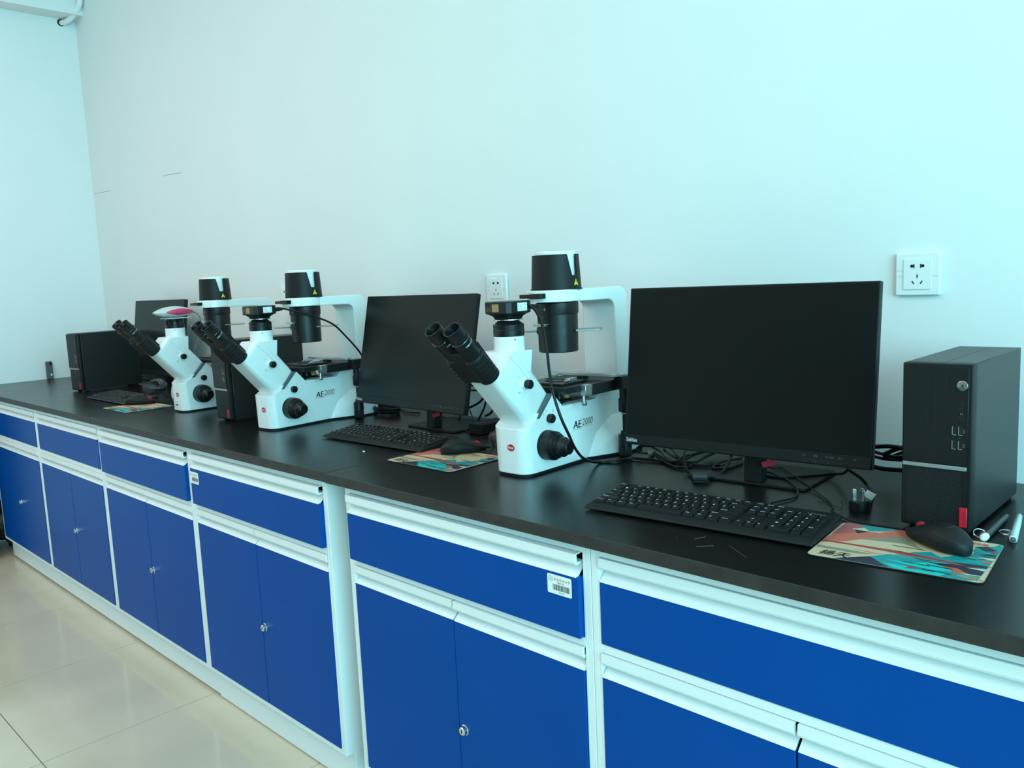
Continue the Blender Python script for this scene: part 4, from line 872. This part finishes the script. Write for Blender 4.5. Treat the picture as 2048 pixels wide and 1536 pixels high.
# plug lying prongs up
t_ = thing('power_plug', 'black three-pin power plug standing prongs up, with a white tag on its cord', 'plug', (4.476, -.352, HC))
obj('plug_body', lathe(NB(), (0, 0, 0), (0, 0, 1), [(0, .0165), (.003, .0180), (.018, .0175), (.0195, .0160), (.0205, .0160)], 32), M_blk, t_, sharp=30)
for k, (x_, y_, a) in enumerate(((-.007, -.004, .5), (.008, -.002, -.5), (.001, .008, 0))):
    b = box(NB(), -.0030, .0030, -.0008, .0008, 0, .0195); obj('prong', b, M_chrome, t_, .0003, 1, loc=(x_, y_, .0195), rot=(0, 0, a))
c_ = [tuple(Vector(p)-Vector((4.476, -.352, HC))) for p in CB['c10'][:-1]]
obj('cord', tube(NB(), c_+[(.012, .012, .012)], .0032, 8, 6), M_cblk, t_)
b = box(NB(), -.0085, .0085, -.0010, .0010, -.007, .007); obj('white_tag', b, M_paper, t_, .0004, 1, loc=(.006, .030, .022), rot=(.3, .5, .6))
# knot of cables between the largest monitor and the right tower
t_ = thing('cable', 'knot of thick black cables between the largest monitor and the right tower computer', 'cable', CB['r0'][0])
for k in range(6): part_tube(t_, 'strand', CB['r%d' % k], .0042 if k in (0, 1) else .0032, M_cblk, 8, 5)
part_tube(t_, 'strand', [tuple(Vector(p)+Vector((0, -.01, -.018))) for p in CB['r5']], .0045, M_cblk, 8, 5)
# cables around the middle monitor
for k, lb in enumerate(('black cable loop sticking out right of the middle monitor, highest', 'black cable hanging in a narrow loop right of the middle monitor', 'black cable bending down beside the front microscope\'s tube, behind the middle monitor')):
    cable(lb, CB['m2r%d' % k], .0034 if k != 1 else .0028)
cable('thin black cable curving on the worktop below the middle monitor\'s right corner', CB['m2a'], .0022)
cable('thin black cable dipping on the worktop between the middle monitor\'s column and the front microscope', CB['m2b'], .0020)
cable('black cable leaving the coil behind the middle monitor\'s left corner', CB['m2c'], .0026)
cable('black cable curving in front of the middle monitor\'s column', CB['m2d'], .0022)
cable('thin black mouse cable going right from the mat by the front microscope', [(3.5325, -.3565, .857)]+CB['m2m'][1:], .0015)
cable('thin black mouse cable going right from the farthest mouse', [(1.693, -.4405, .857), (1.712, -.415, .850), (1.70, -.36, .850), (1.65, -.31, .850)], .0015)
for k, lb in (('m1a', 'thin black cable on the worktop behind the farthest mouse'), ('m1b', 'thin black cable curling left of the farthest microscope'), ('m1c', 'short thin black cable crossing behind the leftmost keyboard')): cable(lb, CB[k], .0018)
def coil(label, c, rx, ry, rz_, turns, r, m, seed):
    random.seed(seed); pts = []
    for i in range(turns*8):
        a = 2*PI*i/8; j = lambda s: random.uniform(-s, s)
        pts.append((rx*math.cos(a)+j(rx*.12), ry*math.sin(a)+j(ry*.12), rz_*(i/(turns*8)-.5)*2+j(rz_*.15)))
    t_ = thing('cable_coil', label, 'cable', c); obj('cord', tube(NB(), pts, r, 7, 3), m, t_); return t_
coil('coiled black cable on the worktop behind the middle monitor\'s left corner', (2.80, -.125, HC+.017), .055, .030, .012, 5, .0030, M_cblk, 3)
c_ = coil('grey tangled cable standing under the far left monitor', (1.19, -.225, HC+.0245), .050, .014, .012, 5, .0022, M_dev, 8); c_.rotation_euler = (0, 0, .15); 
for v in c_.children[0].data.vertices: v.co = Vector((v.co.x, v.co.z*1.4, v.co.y*1.5))
t_ = thing('power_adapter', 'black power adapter box on the worktop right of the middle monitor, by the wall', 'adapter', (3.335, -.165, HC))
obj('housing', box(NB(), -.026, .026, -.055, .055, 0, .031), M_blk2, t_, .004, 3)
obj('lead', tube(NB(), [(0, .05, .015), (.01, .075, .02), (.045, .10, .012), (.07, .11, .006)], .003, 8, 5), M_cblk, t_)
t_ = thing('plug_connector', 'black plug connector lying against the wall right of the middle monitor', 'plug', (3.405, -.075, HC))
obj('housing', box(NB(), -.024, .022, -.012, .012, 0, .022), M_blk2, t_, .003, 2)
obj('cable_boot', lathe(NB(), (.022, 0, .011), (1, 0, .2), [(0, .007), (.014, .004)], 12), M_rub, t_)
# pens, rings, wall device
def pen(label, p0, p1, mb, mt, white_end):
    a, c = Vector(p0), Vector(p1); v = (c-a); L_ = v.length; t_ = thing('pen', label, 'pen', tuple(a))
    d = v.normalized()
    obj('barrel', lathe(NB(), (0, 0, 0), d, [(.012, .0052), (.014, .0056), (L_*.60, .0056), (L_*.93, .0046), (L_*.97, .0030), (L_, .0011)], 20), mb, t_)
    obj('cap_end', lathe(NB(), (0, 0, 0), d, [(0, .0042), (.001, .0056), (.0125, .0060), (.0140, .0056)], 20), mt, t_)
    if white_end: obj('push_button', lathe(NB(), (0, 0, 0), -d, [(-.001, .0032), (.003, .0032), (.004, .0024)], 16), M_outlet, t_)
    else: obj('end_plug', lathe(NB(), (0, 0, 0), -d, [(-.001, .0044), (.0015, .0044), (.002, .0036)], 16), M_dev, t_)
    sd = d.cross(Vector((0, 0, 1))).normalized()
    obj('clip', tube(NB(), [tuple(-sd*.0062+d*.010+Vector((0, 0, .0012))), tuple(-sd*.0078+d*.02+Vector((0, 0, .001))), tuple(-sd*.0068+d*.045)], .0011, 6, 3), M_alu, t_)
    return t_
pen('black pen with a white end, lying against the right tower computer\'s side', (4.6905, -.414, HC+.0062), (4.687, -.262, HC+.0062), M_penb, M_outlet, True)
pen('pale white marker pen, rightmost on the worktop', (4.727, -.396, HC+.0064), (4.702, -.250, HC+.0064), M_penw, M_penw, False)
def ring(label, c, r, tilt):
    t_ = thing('metal_ring', label, 'ring', c, .3)
    b = NB(); pts = [(r*math.cos(2*PI*i/40*1.96), r*math.sin(2*PI*i/40*1.96), .0006*math.sin(i*.3)+i/40*.0018) for i in range(41)]
    o = obj('split_ring', tube(b, pts, .00095, 8, 2), M_chrome, t_, rot=tilt); return t_
ring('shiny metal key ring lying between the two pens', (4.7085, -.350, HC+.0014), .0115, (0, 0, 0))
ring('shiny metal key ring leaning at the right tower computer\'s front corner', (4.680, -.392, HC+.0052), .0095, (.45, .2, 0))
t_ = thing('handheld_device', 'small grey upright device leaning on the left wall at the back of the worktop', 'device', (.014, -.335, HC), 0)
obj('shell', prism(NB(), rrect(-.0165, .0165, 0, .098, .006), -.006, .006, 'y'), M_dev, t_, .002, 2, rot=(0, 0, PI/2-.0))
obj('lens', lathe(NB(), (.0055, .008, .084), (1, 0, 0), [(0, .0085), (.0015, .0085)], 20), M_hole, t_)
obj('white_label', box(NB(), .0055, .0064, .003, .011, .017, .030), M_paper, t_)
tag(obj('crumb', prism(NB(), [(0, 0), (.006, .001), (.007, .003), (.002, .004)], 0, .002, 'z'), M_paper, None, loc=(3.245, -.545, HC)), 'tiny white crumb on the worktop in front of the middle keyboard', 'crumb')
wt3 = bpy.data.objects['worktop.002']
for a_, b_ in (((4.33, -.660), (4.338, -.640)), ((4.352, -.690), (4.372, -.672)), ((4.300, -.668), (4.306, -.676)), ((4.39, -.655), (4.44, -.690)), ((3.93, -.60), (3.955, -.612)), ((4.18, -.735), (4.186, -.736))):
    obj('scratch', tube(NB(), [(a_[0], a_[1], HC+.0001), (b_[0], b_[1], HC+.0001)], .00018, 4, 0), M_grey, wt3)
print('objects', len(bpy.data.objects))
